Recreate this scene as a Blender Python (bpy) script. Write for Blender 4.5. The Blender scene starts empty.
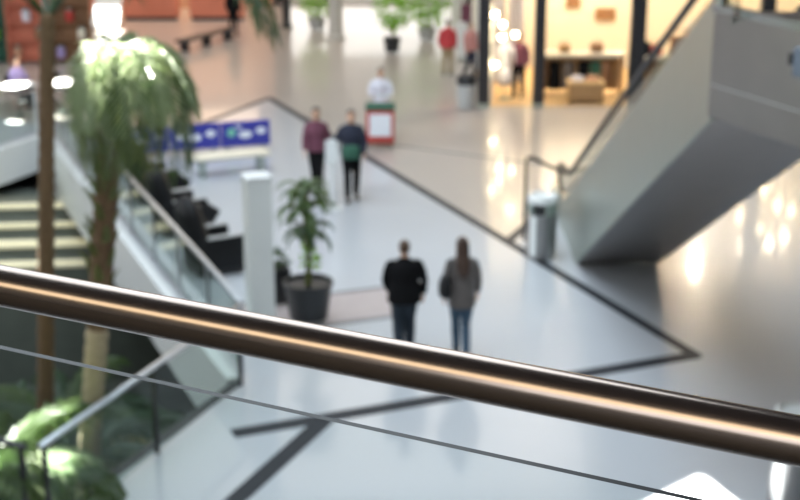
import bpy, bmesh, math, random
from mathutils import Vector, Matrix
PI = math.pi
R = math.radians
SC = bpy.context.scene
COL = SC.collection

# ------------------------------------------------------------------ camera
cam_d = bpy.data.cameras.new('camera')
cam_d.sensor_width = 36.0
cam_d.lens = 61.2
cam_d.clip_start = 0.05
cam_d.clip_end = 300
cam_d.dof.use_dof = True
cam_d.dof.focus_distance = 1.28
cam_d.dof.aperture_fstop = 8.0
cam = bpy.data.objects.new('camera', cam_d)
COL.objects.link(cam)
cam.location = (0, 0, 7.0)
cam.rotation_euler = (R(90 - 17.54), 0, 0)
SC.camera = cam

# ------------------------------------------------------------------ world, sun, large lights, exposure
w = bpy.data.worlds.new('world')
SC.world = w
w.use_nodes = True
w.node_tree.nodes['Background'].inputs[0].default_value = (0.75, 0.86, 1.0, 1)
w.node_tree.nodes['Background'].inputs[1].default_value = 1.0

SUN_DIR = Vector((0.30, -0.40, -0.866)).normalized()      # travel direction of the sunlight
sl = bpy.data.lights.new('sun', 'SUN')
sl.energy = 85.0
sl.angle = R(0.5)
sl.color = (1.0, 0.97, 0.9)
so = bpy.data.objects.new('sun', sl)
COL.objects.link(so)
so.location = (-20, 5, 40)
so.rotation_euler = SUN_DIR.to_track_quat('-Z', 'Y').to_euler()


def area(name, loc, sx, sy, watts, color, direction=(0, 0, -1), spread=180):
    l = bpy.data.lights.new(name, 'AREA')
    l.shape = 'RECTANGLE'
    l.size, l.size_y = sx, sy
    l.energy = watts
    l.color = color
    l.spread = R(spread)
    o = bpy.data.objects.new(name, l)
    COL.objects.link(o)
    o.location = loc
    o.rotation_euler = Vector(direction).to_track_quat('-Z', 'Y').to_euler()
    return o


COOL = (0.80, 0.91, 1.0)
WARM = (1.0, 0.84, 0.64)
area('skylight_over_hall', (-4, 18, 13.6), 14, 22, 3900, COOL)
area('skylight_at_far_end', (-2, 44, 13.6), 22, 10, 1700, (1.0, 0.92, 0.82))
area('daylight_from_entrance', (-1.0, 54.5, 1.1), 7, 1.9, 85, (1.0, 0.98, 0.94), (0, -1, 0))
area('fill_behind_gallery', (2, -11.6, 10.6), 22, 5, 1000, (0.9, 0.95, 1.0), (0, 1, -0.1))  # added fill light for faces turned to the camera, no window there
area('fill_from_left', (-29.6, 22, 8.5), 26, 6, 3200, (0.92, 0.97, 1.0), (1, 0, -0.12))  # added fill light to whiten the slab edge and left-facing sides
area('red_shop_light', (-11, 51.5, 3.9), 11, 3.0, 380, (1.0, 0.72, 0.5))
gs = area('gallery_strip_light', (-1.5, -2.3, 8.9), 12.0, 2.6, 340, (1.0, 0.86, 0.60))
gs.rotation_euler = (0, 0, R(-21.5))
area('lower_level_light', (-9, 27, -1.0), 5, 5, 45, (1.0, 0.93, 0.72))

SC.view_settings.view_transform = 'Standard'
SC.view_settings.look = 'None'
SC.view_settings.gamma = 1.0
SC.view_settings.use_curve_mapping = False
SC.view_settings.exposure = 0.0


# ------------------------------------------------------------------ materials
MATS = {}


def mat(name, col, rough=0.6, metal=0.0, var=0.0, scale=6.0, bump=0.0, bscale=40.0, emit=0.0, spec=0.5,
        stretch=(1, 1, 1), trans=0.0, sheen=0.0, coat=0.0, leafy=0.0):
    """procedural principled material: base colour with noise variation and noise bump"""
    m = bpy.data.materials.new(name)
    m.use_nodes = True
    nt = m.node_tree
    b = nt.nodes['Principled BSDF']
    b.inputs['Base Color'].default_value = (*col, 1)
    b.inputs['Roughness'].default_value = rough
    b.inputs['Metallic'].default_value = metal
    b.inputs['Specular IOR Level'].default_value = spec
    if trans:
        b.inputs['Subsurface Weight'].default_value = trans
        b.inputs['Subsurface Radius'].default_value = (0.02, 0.02, 0.01)
    if coat:
        b.inputs['Coat Weight'].default_value = coat
        b.inputs['Coat Roughness'].default_value = 0.07
        b.inputs['Coat IOR'].default_value = 1.4
    if sheen:
        b.inputs['Sheen Weight'].default_value = sheen
    if var > 0 or bump > 0:
        tc = nt.nodes.new('ShaderNodeTexCoord')
        mp = nt.nodes.new('ShaderNodeMapping')
        mp.inputs['Scale'].default_value = stretch
        nt.links.new(tc.outputs['Object'], mp.inputs['Vector'])
    if var > 0:
        nz = nt.nodes.new('ShaderNodeTexNoise')
        nz.inputs['Scale'].default_value = scale
        nz.inputs['Detail'].default_value = 5
        nt.links.new(mp.outputs[0], nz.inputs['Vector'])
        mx = nt.nodes.new('ShaderNodeMix')
        mx.data_type = 'RGBA'
        mx.inputs['A'].default_value = (*[max(0, c * (1 - var)) for c in col], 1)
        mx.inputs['B'].default_value = (*[min(1, c * (1 + var)) for c in col], 1)
        nt.links.new(nz.outputs['Fac'], mx.inputs['Factor'])
        nt.links.new(mx.outputs['Result'], b.inputs['Base Color'])
    if bump > 0:
        n2 = nt.nodes.new('ShaderNodeTexNoise')
        n2.inputs['Scale'].default_value = bscale
        nt.links.new(mp.outputs[0], n2.inputs['Vector'])
        bp = nt.nodes.new('ShaderNodeBump')
        bp.inputs['Strength'].default_value = bump
        bp.inputs['Distance'].default_value = 0.02
        nt.links.new(n2.outputs['Fac'], bp.inputs['Height'])
        nt.links.new(bp.outputs[0], b.inputs['Normal'])
    if leafy:                                    # light shining through the leaf
        tb = nt.nodes.new('ShaderNodeBsdfTranslucent')
        tb.inputs[0].default_value = (min(1, col[0] * 2.6), min(1, col[1] * 2.6), min(1, col[2] * 2.2), 1)
        ms = nt.nodes.new('ShaderNodeMixShader')
        ms.inputs[0].default_value = leafy
        out = nt.nodes['Material Output']
        nt.links.new(b.outputs[0], ms.inputs[1])
        nt.links.new(tb.outputs[0], ms.inputs[2])
        nt.links.new(ms.outputs[0], out.inputs[0])
    if emit:
        b.inputs['Emission Color'].default_value = (*col, 1)
        b.inputs['Emission Strength'].default_value = emit
    MATS[name] = m
    return m


def glass_mat(name, tint, ior=1.5):
    m = bpy.data.materials.new(name)
    m.use_nodes = True
    nt = m.node_tree
    nt.nodes.clear()
    o = nt.nodes.new('ShaderNodeOutputMaterial')
    t = nt.nodes.new('ShaderNodeBsdfTransparent')
    t.inputs[0].default_value = (*tint, 1)
    g = nt.nodes.new('ShaderNodeBsdfGlossy')
    g.inputs['Roughness'].default_value = 0.02
    f = nt.nodes.new('ShaderNodeFresnel')
    ge = nt.nodes.new('ShaderNodeNewGeometry')
    mr = nt.nodes.new('ShaderNodeMapRange')      # same reflectance on both faces of the thin pane
    mr.inputs['To Min'].default_value = ior
    mr.inputs['To Max'].default_value = 1 / ior
    nt.links.new(ge.outputs['Backfacing'], mr.inputs['Value'])
    nt.links.new(mr.outputs[0], f.inputs['IOR'])
    x = nt.nodes.new('ShaderNodeMixShader')
    nt.links.new(f.outputs[0], x.inputs[0])
    nt.links.new(t.outputs[0], x.inputs[1])
    nt.links.new(g.outputs[0], x.inputs[2])
    nt.links.new(x.outputs[0], o.inputs[0])
    MATS[name] = m
    return m


M = MATS
mat('floor_stone', (0.50, 0.52, 0.55), 0.30, var=0.10, scale=0.35, spec=0.5, coat=0.45)
mat('floor_beige', (0.48, 0.43, 0.39), 0.30, var=0.10, scale=0.35, spec=0.5, coat=0.45)
mat('floor_pink', (0.50, 0.43, 0.42), 0.25, var=0.10, scale=3)
mat('floor_dark', (0.025, 0.028, 0.035), 0.5, spec=0.2, var=0.2, scale=4)
mat('floor_grey', (0.30, 0.29, 0.30), 0.14, var=0.1, scale=4)
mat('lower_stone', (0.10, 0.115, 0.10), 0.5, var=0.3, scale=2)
mat('soil', (0.03, 0.028, 0.02), 0.9, var=0.4, scale=8, bump=0.5, bscale=20)
mat('white_paint', (0.74, 0.75, 0.75), 0.45, var=0.04, scale=3)
mat('white_gloss', (0.80, 0.82, 0.81), 0.25, var=0.03, scale=3)
mat('wall_pale', (0.55, 0.52, 0.47), 0.7, var=0.08, scale=0.6)
mat('wall_white', (0.85, 0.85, 0.82), 0.7, var=0.03, scale=0.6)
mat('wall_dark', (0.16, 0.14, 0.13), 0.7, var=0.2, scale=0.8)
mat('tan_wall', (0.45, 0.36, 0.22), 0.6, var=0.1, scale=2)
mat('ceiling_dark', (0.10, 0.09, 0.10), 0.8, var=0.1, scale=1)
mat('gallery_dark', (0.02, 0.02, 0.022), 0.6, var=0.2, scale=2)
mat('cream', (0.84, 0.77, 0.62), 0.5, var=0.06, scale=2)
mat('cream_step', (0.85, 0.80, 0.58), 0.4, var=0.06, scale=2)
mat('bronze', (0.35, 0.28, 0.24), 0.24, metal=1.0, var=0.06, scale=30, stretch=(1, 1, 1))
mat('steel_bin', (0.34, 0.34, 0.34), 0.35, metal=1.0, var=0.06, scale=4)
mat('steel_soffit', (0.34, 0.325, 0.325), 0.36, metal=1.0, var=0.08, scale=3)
mat('steel', (0.45, 0.51, 0.47), 0.38, metal=1.0, var=0.06, scale=4, bump=0.02, bscale=60)
mat('steel_warm', (0.43, 0.395, 0.38), 0.30, metal=1.0, var=0.08, scale=3, bump=0.02, bscale=60)
mat('steel_bright', (0.78, 0.79, 0.80), 0.18, metal=1.0, var=0.04, scale=6)
mat('steel_rail', (0.62, 0.65, 0.68), 0.28, metal=1.0, var=0.05, scale=10)
mat('steel_blue', (0.20, 0.24, 0.30), 0.4, metal=0.6, var=0.08, scale=6)
mat('dark_metal', (0.05, 0.05, 0.055), 0.35, metal=0.6, var=0.1, scale=8)
mat('black_rubber', (0.015, 0.015, 0.017), 0.45, var=0.1, scale=10)
mat('black_leather', (0.009, 0.009, 0.010), 0.5, spec=0.25, var=0.2, scale=10, bump=0.1, bscale=60)
mat('pot_black', (0.02, 0.021, 0.024), 0.35, var=0.15, scale=8)
mat('pot_grey', (0.45, 0.45, 0.44), 0.5, var=0.1, scale=5)
mat('bark', (0.17, 0.105, 0.055), 0.9, var=0.45, scale=14, bump=0.6, bscale=35, stretch=(1, 1, 3))
mat('bark_pale', (0.42, 0.34, 0.22), 0.85, var=0.35, scale=9, bump=0.5, bscale=30, stretch=(1, 1, 3))
mat('leaf_sun_tone', (0.22, 0.26, 0.16), 0.4, var=0.3, scale=3, leafy=0.4)  # paler copy of the leaf green, sun glare painted into the colour
mat('leaf', (0.07, 0.11, 0.04), 0.36, var=0.35, scale=3, leafy=0.4)
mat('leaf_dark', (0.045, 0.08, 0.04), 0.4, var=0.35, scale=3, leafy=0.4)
mat('leaf_fresh', (0.22, 0.40, 0.06), 0.5, var=0.3, scale=3, leafy=0.4)
mat('leaf_dry', (0.38, 0.34, 0.20), 0.7, var=0.3, scale=4, leafy=0.4)
mat('leaf_olive', (0.13, 0.15, 0.05), 0.6, var=0.35, scale=4, leafy=0.4)
mat('skin', (0.60, 0.36, 0.25), 0.55, var=0.06, scale=12)
mat('hair_brown', (0.055, 0.028, 0.018), 0.5, var=0.3, scale=20, stretch=(4, 4, 1))
mat('hair_short', (0.09, 0.05, 0.028), 0.6, var=0.3, scale=30)
mat('hair_dark', (0.02, 0.014, 0.012), 0.5, var=0.3, scale=20)
mat('cloth_black', (0.007, 0.007, 0.008), 0.9, spec=0.15, var=0.2, scale=14)
mat('cloth_navy', (0.02, 0.024, 0.045), 0.85, var=0.2, scale=14)
mat('denim_dark', (0.016, 0.026, 0.040), 0.85, var=0.25, scale=18)
mat('denim_blue', (0.05, 0.095, 0.15), 0.85, var=0.3, scale=18)
mat('cloth_grey', (0.13, 0.115, 0.11), 0.9, var=0.18, scale=12)
mat('cloth_red', (0.50, 0.045, 0.05), 0.8, var=0.2, scale=10)
mat('cloth_white', (0.72, 0.71, 0.78), 0.8, var=0.08, scale=10)
mat('cloth_lilac', (0.42, 0.33, 0.60), 0.8, var=0.1, scale=10)
mat('cloth_green', (0.03, 0.11, 0.07), 0.8, var=0.2, scale=10)
mat('cloth_khaki', (0.34, 0.26, 0.15), 0.8, var=0.15, scale=10)
mat('cloth_pink', (0.55, 0.25, 0.22), 0.8, var=0.15, scale=10)
mat('cloth_plum', (0.16, 0.05, 0.08), 0.8, var=0.15, scale=10)
mat('shoe_black', (0.012, 0.012, 0.013), 0.45, var=0.1, scale=10)
mat('eye_dark', (0.02, 0.015, 0.012), 0.2, var=0.1, scale=10)
mat('wood', (0.42, 0.25, 0.11), 0.5, var=0.25, scale=3, stretch=(1, 8, 8))
mat('wood_pale', (0.62, 0.42, 0.20), 0.5, var=0.2, scale=3, stretch=(1, 8, 8))
mat('brown_box', (0.26, 0.13, 0.06), 0.6, var=0.2, scale=5)
mat('red_paint', (0.50, 0.05, 0.04), 0.45, var=0.1, scale=5)
mat('coral_paint', (0.62, 0.20, 0.12), 0.5, var=0.15, scale=2)
mat('orange_paint', (0.58, 0.32, 0.20), 0.5, var=0.15, scale=2)
mat('blue_print', (0.045, 0.05, 0.36), 0.35, var=0.12, scale=2)
mat('print_white', (0.85, 0.87, 0.92), 0.4, var=0.02, scale=4)
mat('print_green', (0.20, 0.55, 0.40), 0.4, var=0.05, scale=4)
mat('teal_paint', (0.03, 0.12, 0.17), 0.5, var=0.15, scale=3)
mat('purple_paint', (0.17, 0.06, 0.26), 0.5, var=0.15, scale=3)
mat('table_white', (0.86, 0.86, 0.84), 0.35, var=0.03, scale=5)
mat('glass_edge', (0.012, 0.014, 0.017), 0.35, spec=0.15, var=0.1, scale=10)
mat('lamp_warm', (1.0, 0.80, 0.48), 0.5, var=0.02, scale=4, emit=50)
mat('lamp_warm_soft', (1.0, 0.84, 0.58), 0.5, var=0.02, scale=4, emit=9)
glass_mat('glass_front', (0.965, 0.985, 0.99), 1.35)
glass_mat('glass_green', (0.86, 0.91, 0.89), 1.25)
glass_mat('glass_clear', (0.90, 0.94, 0.93), 1.5)


# ------------------------------------------------------------------ mesh helpers
class MB:
    """collects shapes; build() links them as ONE mesh object"""

    def __init__(self):
        self.v, self.f, self.mi = [], [], []

    def add(self, vs, fs, mi=0):
        n = len(self.v)
        self.v += [tuple(p) for p in vs]
        self.f += [tuple(i + n for i in f) for f in fs]
        self.mi += [mi] * len(fs)
        return self

    def box(self, x0, x1, y0, y1, z0, z1, mtx=None, bev=0.0, mi=0):
        bm = bmesh.new()
        bmesh.ops.create_cube(bm, size=1)
        for v in bm.verts:
            v.co = Vector(((x0 + x1) / 2 + v.co.x * (x1 - x0), (y0 + y1) / 2 + v.co.y * (y1 - y0),
                           (z0 + z1) / 2 + v.co.z * (z1 - z0)))
        if bev > 0:
            bmesh.ops.bevel(bm, geom=list(bm.edges), offset=bev, segments=2, affect='EDGES', profile=0.5)
        bm.verts.index_update()
        vs = [mtx @ v.co if mtx else v.co.copy() for v in bm.verts]
        self.add(vs, [[v.index for v in f.verts] for f in bm.faces], mi)
        bm.free()
        return self

    def prism(self, poly, z0, z1, mi=0):
        """vertical prism over a plan polygon (counter-clockwise)"""
        n = len(poly)
        vs = [(x, y, z0) for x, y in poly] + [(x, y, z1) for x, y in poly]
        fs = [tuple(reversed(range(n))), tuple(range(n, 2 * n))]
        fs += [(i, (i + 1) % n, n + (i + 1) % n, n + i) for i in range(n)]
        return self.add(vs, fs, mi)

    def loft(self, rings, seg=12, cap=True, mi=0):
        """rings: (centre, rx, ry); rx across (towards x), ry the other way; frames follow the path"""
        cs = [Vector(r[0]) for r in rings]
        n0 = len(self.v)
        pu = None
        for i, (c, rx, ry) in enumerate(rings):
            a = cs[max(0, i - 1)]
            b = cs[min(len(cs) - 1, i + 1)]
            t = (b - a)
            t = t.normalized() if t.length > 1e-9 else Vector((0, 0, 1))
            if pu is None:
                ref = Vector((1, 0, 0)) if abs(t.x) < 0.8 else Vector((0, 1, 0))
                u = (ref - t * ref.dot(t)).normalized()
            else:
                u = (pu - t * pu.dot(t))
                u = u.normalized() if u.length > 1e-6 else pu
            pu = u
            v = t.cross(u)
            for k in range(seg):
                an = 2 * PI * k / seg
                self.v.append(tuple(Vector(c) + u * rx * math.cos(an) + v * ry * math.sin(an)))
        nr = len(rings)
        for i in range(nr - 1):
            for k in range(seg):
                k2 = (k + 1) % seg
                self.f.append((n0 + i * seg + k, n0 + i * seg + k2, n0 + (i + 1) * seg + k2, n0 + (i + 1) * seg + k))
                self.mi.append(mi)
        if cap:
            self.f.append(tuple(n0 + k for k in reversed(range(seg))))
            self.f.append(tuple(n0 + (nr - 1) * seg + k for k in range(seg)))
            self.mi += [mi, mi]
        return self

    def tube(self, pts, r, seg=10, mi=0):
        rs = r if isinstance(r, (list, tuple)) else [r] * len(pts)
        return self.loft([(p, q, q) for p, q in zip(pts, rs)], seg, True, mi)

    def ball(self, c, rx, ry=None, rz=None, seg=14, mi=0):
        ry = ry or rx
        rz = rz or rx
        n = 8
        rings = []
        for i in range(n + 1):
            a = -PI / 2 + PI * i / n
            s = max(0.03, math.cos(a))
            rings.append(((c[0], c[1], c[2] + rz * math.sin(a)), rx * s, ry * s))
        return self.loft(rings, seg, True, mi)

    def lathe(self, prof, c=(0, 0, 0), seg=24, mi=0):
        n0 = len(self.v)
        for r, z in prof:
            for k in range(seg):
                a = 2 * PI * k / seg
                self.v.append((c[0] + r * math.cos(a), c[1] + r * math.sin(a), c[2] + z))
        for i in range(len(prof) - 1):
            for k in range(seg):
                k2 = (k + 1) % seg
                self.f.append((n0 + i * seg + k, n0 + i * seg + k2, n0 + (i + 1) * seg + k2, n0 + (i + 1) * seg + k))
                self.mi.append(mi)
        self.f.append(tuple(n0 + k for k in reversed(range(seg))))
        self.f.append(tuple(n0 + (len(prof) - 1) * seg + k for k in range(seg)))
        self.mi += [mi, mi]
        return self

    def mesh(self, name, mats):
        me = bpy.data.meshes.new(name)
        me.from_pydata(self.v, [], self.f)
        for m in (mats if isinstance(mats, (list, tuple)) else [mats]):
            me.materials.append(M[m] if isinstance(m, str) else m)
        for p, i in zip(me.polygons, self.mi):
            p.material_index = i
        me.update()
        return me

    def build(self, name, mats, parent=None, smooth=False, remesh=0.0, sm=2):
        me = self.mesh(name, mats)
        o = bpy.data.objects.new(name, me)
        COL.objects.link(o)
        if parent:
            o.parent = parent
        if smooth:
            for p in me.polygons:
                p.use_smooth = True
        if remesh:
            r = o.modifiers.new('remesh', 'REMESH')
            r.mode = 'VOXEL'
            r.voxel_size = remesh
            r.use_smooth_shade = True
            s = o.modifiers.new('smooth', 'SMOOTH')
            s.iterations = sm
            s.factor = 0.5
        return o


def auto(o, ang=40):
    """smooth shading with sharp edges kept"""
    me = o.data
    bm = bmesh.new()
    bm.from_mesh(me)
    for f in bm.faces:
        f.smooth = True
    for e in bm.edges:
        if len(e.link_faces) == 2 and e.calc_face_angle(0) > R(ang):
            e.smooth = False
    bm.to_mesh(me)
    bm.free()
    return o


def tag(o, label, cat, group=None):
    o['label'] = label
    o['category'] = cat
    if group:
        o['group'] = group
    return o


def thing(name, label, cat, loc=(0, 0, 0), rotz=0.0, group=None):
    o = bpy.data.objects.new(name, None)
    COL.objects.link(o)
    o.empty_display_size = 0.2
    o.location = loc
    o.rotation_euler = (0, 0, rotz)
    return tag(o, label, cat, group)


def struct(o, label=None):
    o['kind'] = 'structure'
    if label:
        o['label'] = label
    return o


def dup(root, loc, rotz, label, group=None, scale=None):
    r = root.copy()
    COL.objects.link(r)
    r.location = loc
    r.rotation_euler = (0, 0, rotz)
    if scale:
        r.scale = (scale,) * 3
    r['label'] = label
    if group:
        r['group'] = group
    for ch in list(root.children):
        c = ch.copy()
        COL.objects.link(c)
        c.parent = r
        for g in list(ch.children):
            d = g.copy()
            COL.objects.link(d)
            d.parent = c
    return r


def copy_part(o, parent, loc=(0, 0, 0), rot=(0, 0, 0)):
    c = o.copy()
    COL.objects.link(c)
    c.parent = parent
    c.location = loc
    c.rotation_euler = rot
    return c


# plan directions of the building: A runs away to the left, B across it, C half way between
DA = Vector((-0.383, 0.924))
DB = Vector((0.924, 0.383))
DC = Vector((0.383, 0.924))
P0 = Vector((-2.09, 16.42))          # corner of the floor opening
P1 = P0 + DA * 16.0                   # far corner of the opening
ZL = -4.5                             # lower level


def xy(p, z):
    return (p[0], p[1], z)


# ------------------------------------------------------------------ floor, walls, roof
Q0 = P0 - DC * 24
Q1 = P1 - DC * 24
fl = MB()
fl.prism([xy2 for xy2 in [tuple(Q0), (18, -12), (18, 56), (-30, 56), (-30, 20), tuple(Q1 + DC * 4), tuple(P1), tuple(P0)]], -0.3, 0.0)
floor = struct(fl.build('floor', 'floor_stone'), 'polished pale grey stone floor of the mall hall')


def strip(p, q, width, m, z=0.003, ext=0.0):
    p, q = Vector(p), Vector(q)
    d = (q - p).normalized()
    p, q = p - d * ext, q + d * ext
    n = Vector((-d.y, d.x)) * width / 2
    return MB().prism([tuple(p - n), tuple(q - n), tuple(q + n), tuple(p + n)], -0.02, z).build('inlay_strip', m, floor)


CORNER = Vector((4.05, 17.36))
A_END = CORNER + DA * 19.6
MB().prism([(1.85, 22.55), (15.6, 55.9), (-29.9, 55.9), (-29.9, 44.0), tuple(A_END - DC * 5.5), tuple(A_END)], -0.02, 0.0015).build('inlay_panel', 'floor_beige', floor)
strip(CORNER, A_END, 0.19, 'floor_dark', 0.003, 0.06)
strip(CORNER + DB * 0.02, CORNER - DB * 6.55, 0.25, 'floor_dark', 0.004)
JUNC = CORNER - DB * 5.35
strip(JUNC, JUNC - DC * 6.5, 0.24, 'floor_dark', 0.003)
strip(A_END, A_END - DC * 5.5, 0.17, 'floor_dark', 0.004)
strip((1.85, 22.55), Vector((1.85, 22.55)) + DC * 11.0, 0.18, 'floor_dark', 0.004)
strip((-1.2, 30.6), (3.6, 27.85), 0.12, 'floor_grey', 0.003)
strip((-2.45, 18.0), (0.2, 19.0), 0.15, 'floor_grey', 0.004)
strip((-2.55, 19.35), (0.1, 20.33), 0.13, 'floor_grey', 0.004)
MB().prism([(-2.45, 18.02), (0.2, 19.02), (0.1, 20.3), (-2.55, 19.33)], -0.02, 0.0025).build('inlay_panel', 'floor_pink', floor)

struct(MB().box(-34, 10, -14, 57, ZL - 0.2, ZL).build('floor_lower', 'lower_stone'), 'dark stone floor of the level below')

# white edge of the slab around the opening
n = Vector((DA.y, -DA.x))            # pointing away from the opening on side A (to the right)


def fascia(name, p, q, h, m, inward, label, th=0.16, up=0.07):
    d = (q - p).normalized()
    k = inward.normalized() * th
    pts = [tuple(p), tuple(q), tuple(q + k), tuple(p + k)]
    a = sum(pts[i][0] * pts[(i + 1) % 4][1] - pts[(i + 1) % 4][0] * pts[i][1] for i in range(4))
    if a < 0:
        pts.reverse()
    return struct(MB().prism(pts, -h, up).build(name, m), label)


fascia('trim_1', P0 - n * 0.02, P1 - n * 0.02, 1.05, 'white_paint', -n, 'white slab edge along the floor opening below the slanting handrail')
nl = Vector((DC.y, -DC.x))           # to the right of C
fascia('trim_2', Q1 + nl * 0.02, P1 + nl * 0.02, 0.72, 'white_paint', nl, 'white slab edge on the far side of the floor opening')
fascia('trim_3', Q0 + nl * 0.05, P0 + nl * 0.05, 0.45, 'black_rubber', -nl, 'dark edge strip of the floor beside the opening', 0.14, 0.012)

# lower level walls under the slab
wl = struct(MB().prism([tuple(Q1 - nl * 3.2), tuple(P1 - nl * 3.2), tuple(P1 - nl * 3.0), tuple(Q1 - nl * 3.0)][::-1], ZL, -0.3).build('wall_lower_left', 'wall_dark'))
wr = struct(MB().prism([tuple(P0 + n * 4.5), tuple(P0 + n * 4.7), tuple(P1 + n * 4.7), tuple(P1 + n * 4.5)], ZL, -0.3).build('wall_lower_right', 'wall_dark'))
for k, (s, wd, m_) in enumerate([(-4.9, 0.5, 'tan_wall'), (-2.55, 0.55, 'tan_wall'), (-3.2, 0.55, 'teal_paint'), (-4.3, 0.35, 'purple_paint'), (-7.5, 0.6, 'tan_wall'), (-1.2, 0.6, 'tan_wall')]):
    c = P1 + DC * s - nl * 1.9
    rot = Matrix.Translation((c.x, c.y, 0)) @ Matrix.Rotation(-R(22.5), 4, 'Z')
    if m_ == 'tan_wall':
        struct(MB().box(-0.2, 0.2, -wd / 2, wd / 2, ZL, -0.3, rot, 0.02).build('trim_%d' % (4 + k), m_), 'tan pillar below the far slab edge')
    else:
        t = MB().box(-0.04, 0.04, -wd / 2, wd / 2, ZL + 1.2, -0.45, rot, 0.01).build('hanging_banner', m_)
        tag(t, ('teal' if m_ == 'teal_paint' else 'purple') + ' banner hanging under the far white slab edge', 'banner')

struct(MB().box(-30.3, 18.3, 56, 56.3, ZL, 14).build('wall_far', 'wall_pale'))
struct(MB().box(-30.3, -30, -12, 56, ZL, 14).build('wall_left', 'wall_pale'))
struct(MB().box(18, 18.3, -12, 56, ZL, 14).build('wall_right', 'wall_pale'))
struct(MB().box(-30.3, 18.3, -12.3, -12, ZL, 14).build('wall_back', 'wall_pale'))

# unseen roof; its openings are cut to drop sun patches on chosen spots
ZR = 14.0


def up_to_roof(p):
    p = Vector(p)
    t = (ZR - p.z) / -SUN_DIR.z
    q = p - SUN_DIR * t
    return (q.x, q.y)


holes = []
holes.append([up_to_roof(p) for p in [(3.35, 13.84, 0), (2.36, 12.96, 0), (2.8, 11.85, 0), (3.72, 12.85, 0)]])


def hole_at(c, a, b, rz=0.0):
    o = []
    for sx, sy in ((-1, -1), (1, -1), (1, 1), (-1, 1)):
        dx, dy = sx * a / 2, sy * b / 2
        o.append(up_to_roof((c[0] + dx * math.cos(rz) - dy * math.sin(rz), c[1] + dx * math.sin(rz) + dy * math.cos(rz), c[2])))
    holes.append(o)


hole_at((-2.85, 14.15, 4.85), 1.0, 0.9)
hole_at((-3.62, 14.3, 0.0), 0.36, 0.42)
hole_at((-10.3, 47.8, 0.6), 0.9, 1.0)
hole_at((-4.1, 13.6, 0.55), 1.0, 1.0)
hole_at((-8.10, 33.8, 0.75), 1.5, 1.2)
hole_at((-9.55, 33.2, 0.75), 0.6, 1.0)
bm = bmesh.new()


def loop(pts):
    vs = [bm.verts.new((x, y, ZR)) for x, y in pts]
    for i in range(len(vs)):
        bm.edges.new((vs[i], vs[(i + 1) % len(vs)]))


loop([(-34, -16), (22, -16), (22, 60), (-34, 60)])
for hpts in holes:
    loop(hpts)
bmesh.ops.triangle_fill(bm, use_beauty=True, use_dissolve=False, edges=list(bm.edges))
me = bpy.data.meshes.new('ceiling')
bm.to_mesh(me)
bm.free()
me.materials.append(M['ceiling_dark'])
ceil = bpy.data.objects.new('ceiling', me)
COL.objects.link(ceil)
struct(ceil, 'dark unseen roof with openings cut to shape the sun patches')
sd = ceil.modifiers.new('thickness', 'SOLIDIFY')
sd.thickness = 0.12
sd.offset = 1

# gallery the picture is taken from, dark floor behind the railing
RA = Vector((-0.43, 1.379))           # two plan points of the front rail
RB = Vector((0.35, 1.072))
RD = (RB - RA).normalized()
RN = Vector((-RD.y, RD.x))            # away from the viewer
if RN.y < 0:
    RN = -RN
g0 = RA - RD * 7 + RN * 0.10
g1 = RB + RD * 3.2 + RN * 0.10
gal = MB().prism([tuple(g0), (-8, -11.9), (17.9, -11.9), (17.9, 9.4), (4.6, 9.4), tuple(g1)], 5.05, 5.40)
struct(gal.build('floor_gallery', 'gallery_dark'), 'upper gallery floor behind the front railing')

# ------------------------------------------------------------------ front railing
rail = thing('railing', 'brown bronze tube handrail with clear glass panel crossing the front', 'railing', xy(RA, 5.40))
ang = math.atan2(RD.y, RD.x)
rail.rotation_euler = (0, 0, ang)
slope = -(0.0375) / (RB - RA).length


def rz(x):
    return 6.5245 - 5.40 + slope * x


hr = MB()
hr.tube([(-2.2, 0, rz(-2.2)), (-0.5, 0, rz(-0.5)), (0.5, 0, rz(0.5)), (3.0, 0, rz(3.0))], 0.0222, 48)
o = hr.build('handrail', 'bronze', rail, smooth=True)
g = MB()
for (x0, x1) in ((-1.95, 1.28), (1.32, 2.9)):
    n0 = len(g.v)
    za, zb = rz(x0) - 0.0775 - 0.006 * x0, rz(x1) - 0.0775 - 0.006 * x1
    y0, y1 = 0.006, 0.014
    gp = MB()
    vs = [(x0, y0, 0.02), (x1, y0, 0.02), (x1, y1, 0.02), (x0, y1, 0.02), (x0, y0, za), (x1, y0, zb), (x1, y1, zb), (x0, y1, za)]
    gp.add(vs, [(0, 1, 5, 4), (2, 3, 7, 6)], 0)
    gp.add(vs, [(4, 5, 6, 7), (1, 2, 6, 5), (3, 0, 4, 7), (0, 3, 2, 1)], 1)
    o = gp.build('glass_panel', ['glass_front', 'glass_edge'], rail)
for x in (-1.97, 1.30, 2.92):
    po = MB()
    po.lathe([(0.05, 0.0), (0.05, 0.012), (0.021, 0.02), (0.021, rz(x) - 0.05), (0.012, rz(x) - 0.045), (0.012, rz(x) - 0.018)], (x, 0.01, 0), 20)
    auto(po.build('post', 'steel_bright', rail))
    for zz in (0.25, 0.80):
        cl = MB().box(x - 0.045, x + 0.045, -0.008, 0.03, zz - 0.03, zz + 0.03, None, 0.006)
        auto(cl.build('glass_clamp', 'steel_bright', rail))

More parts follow.
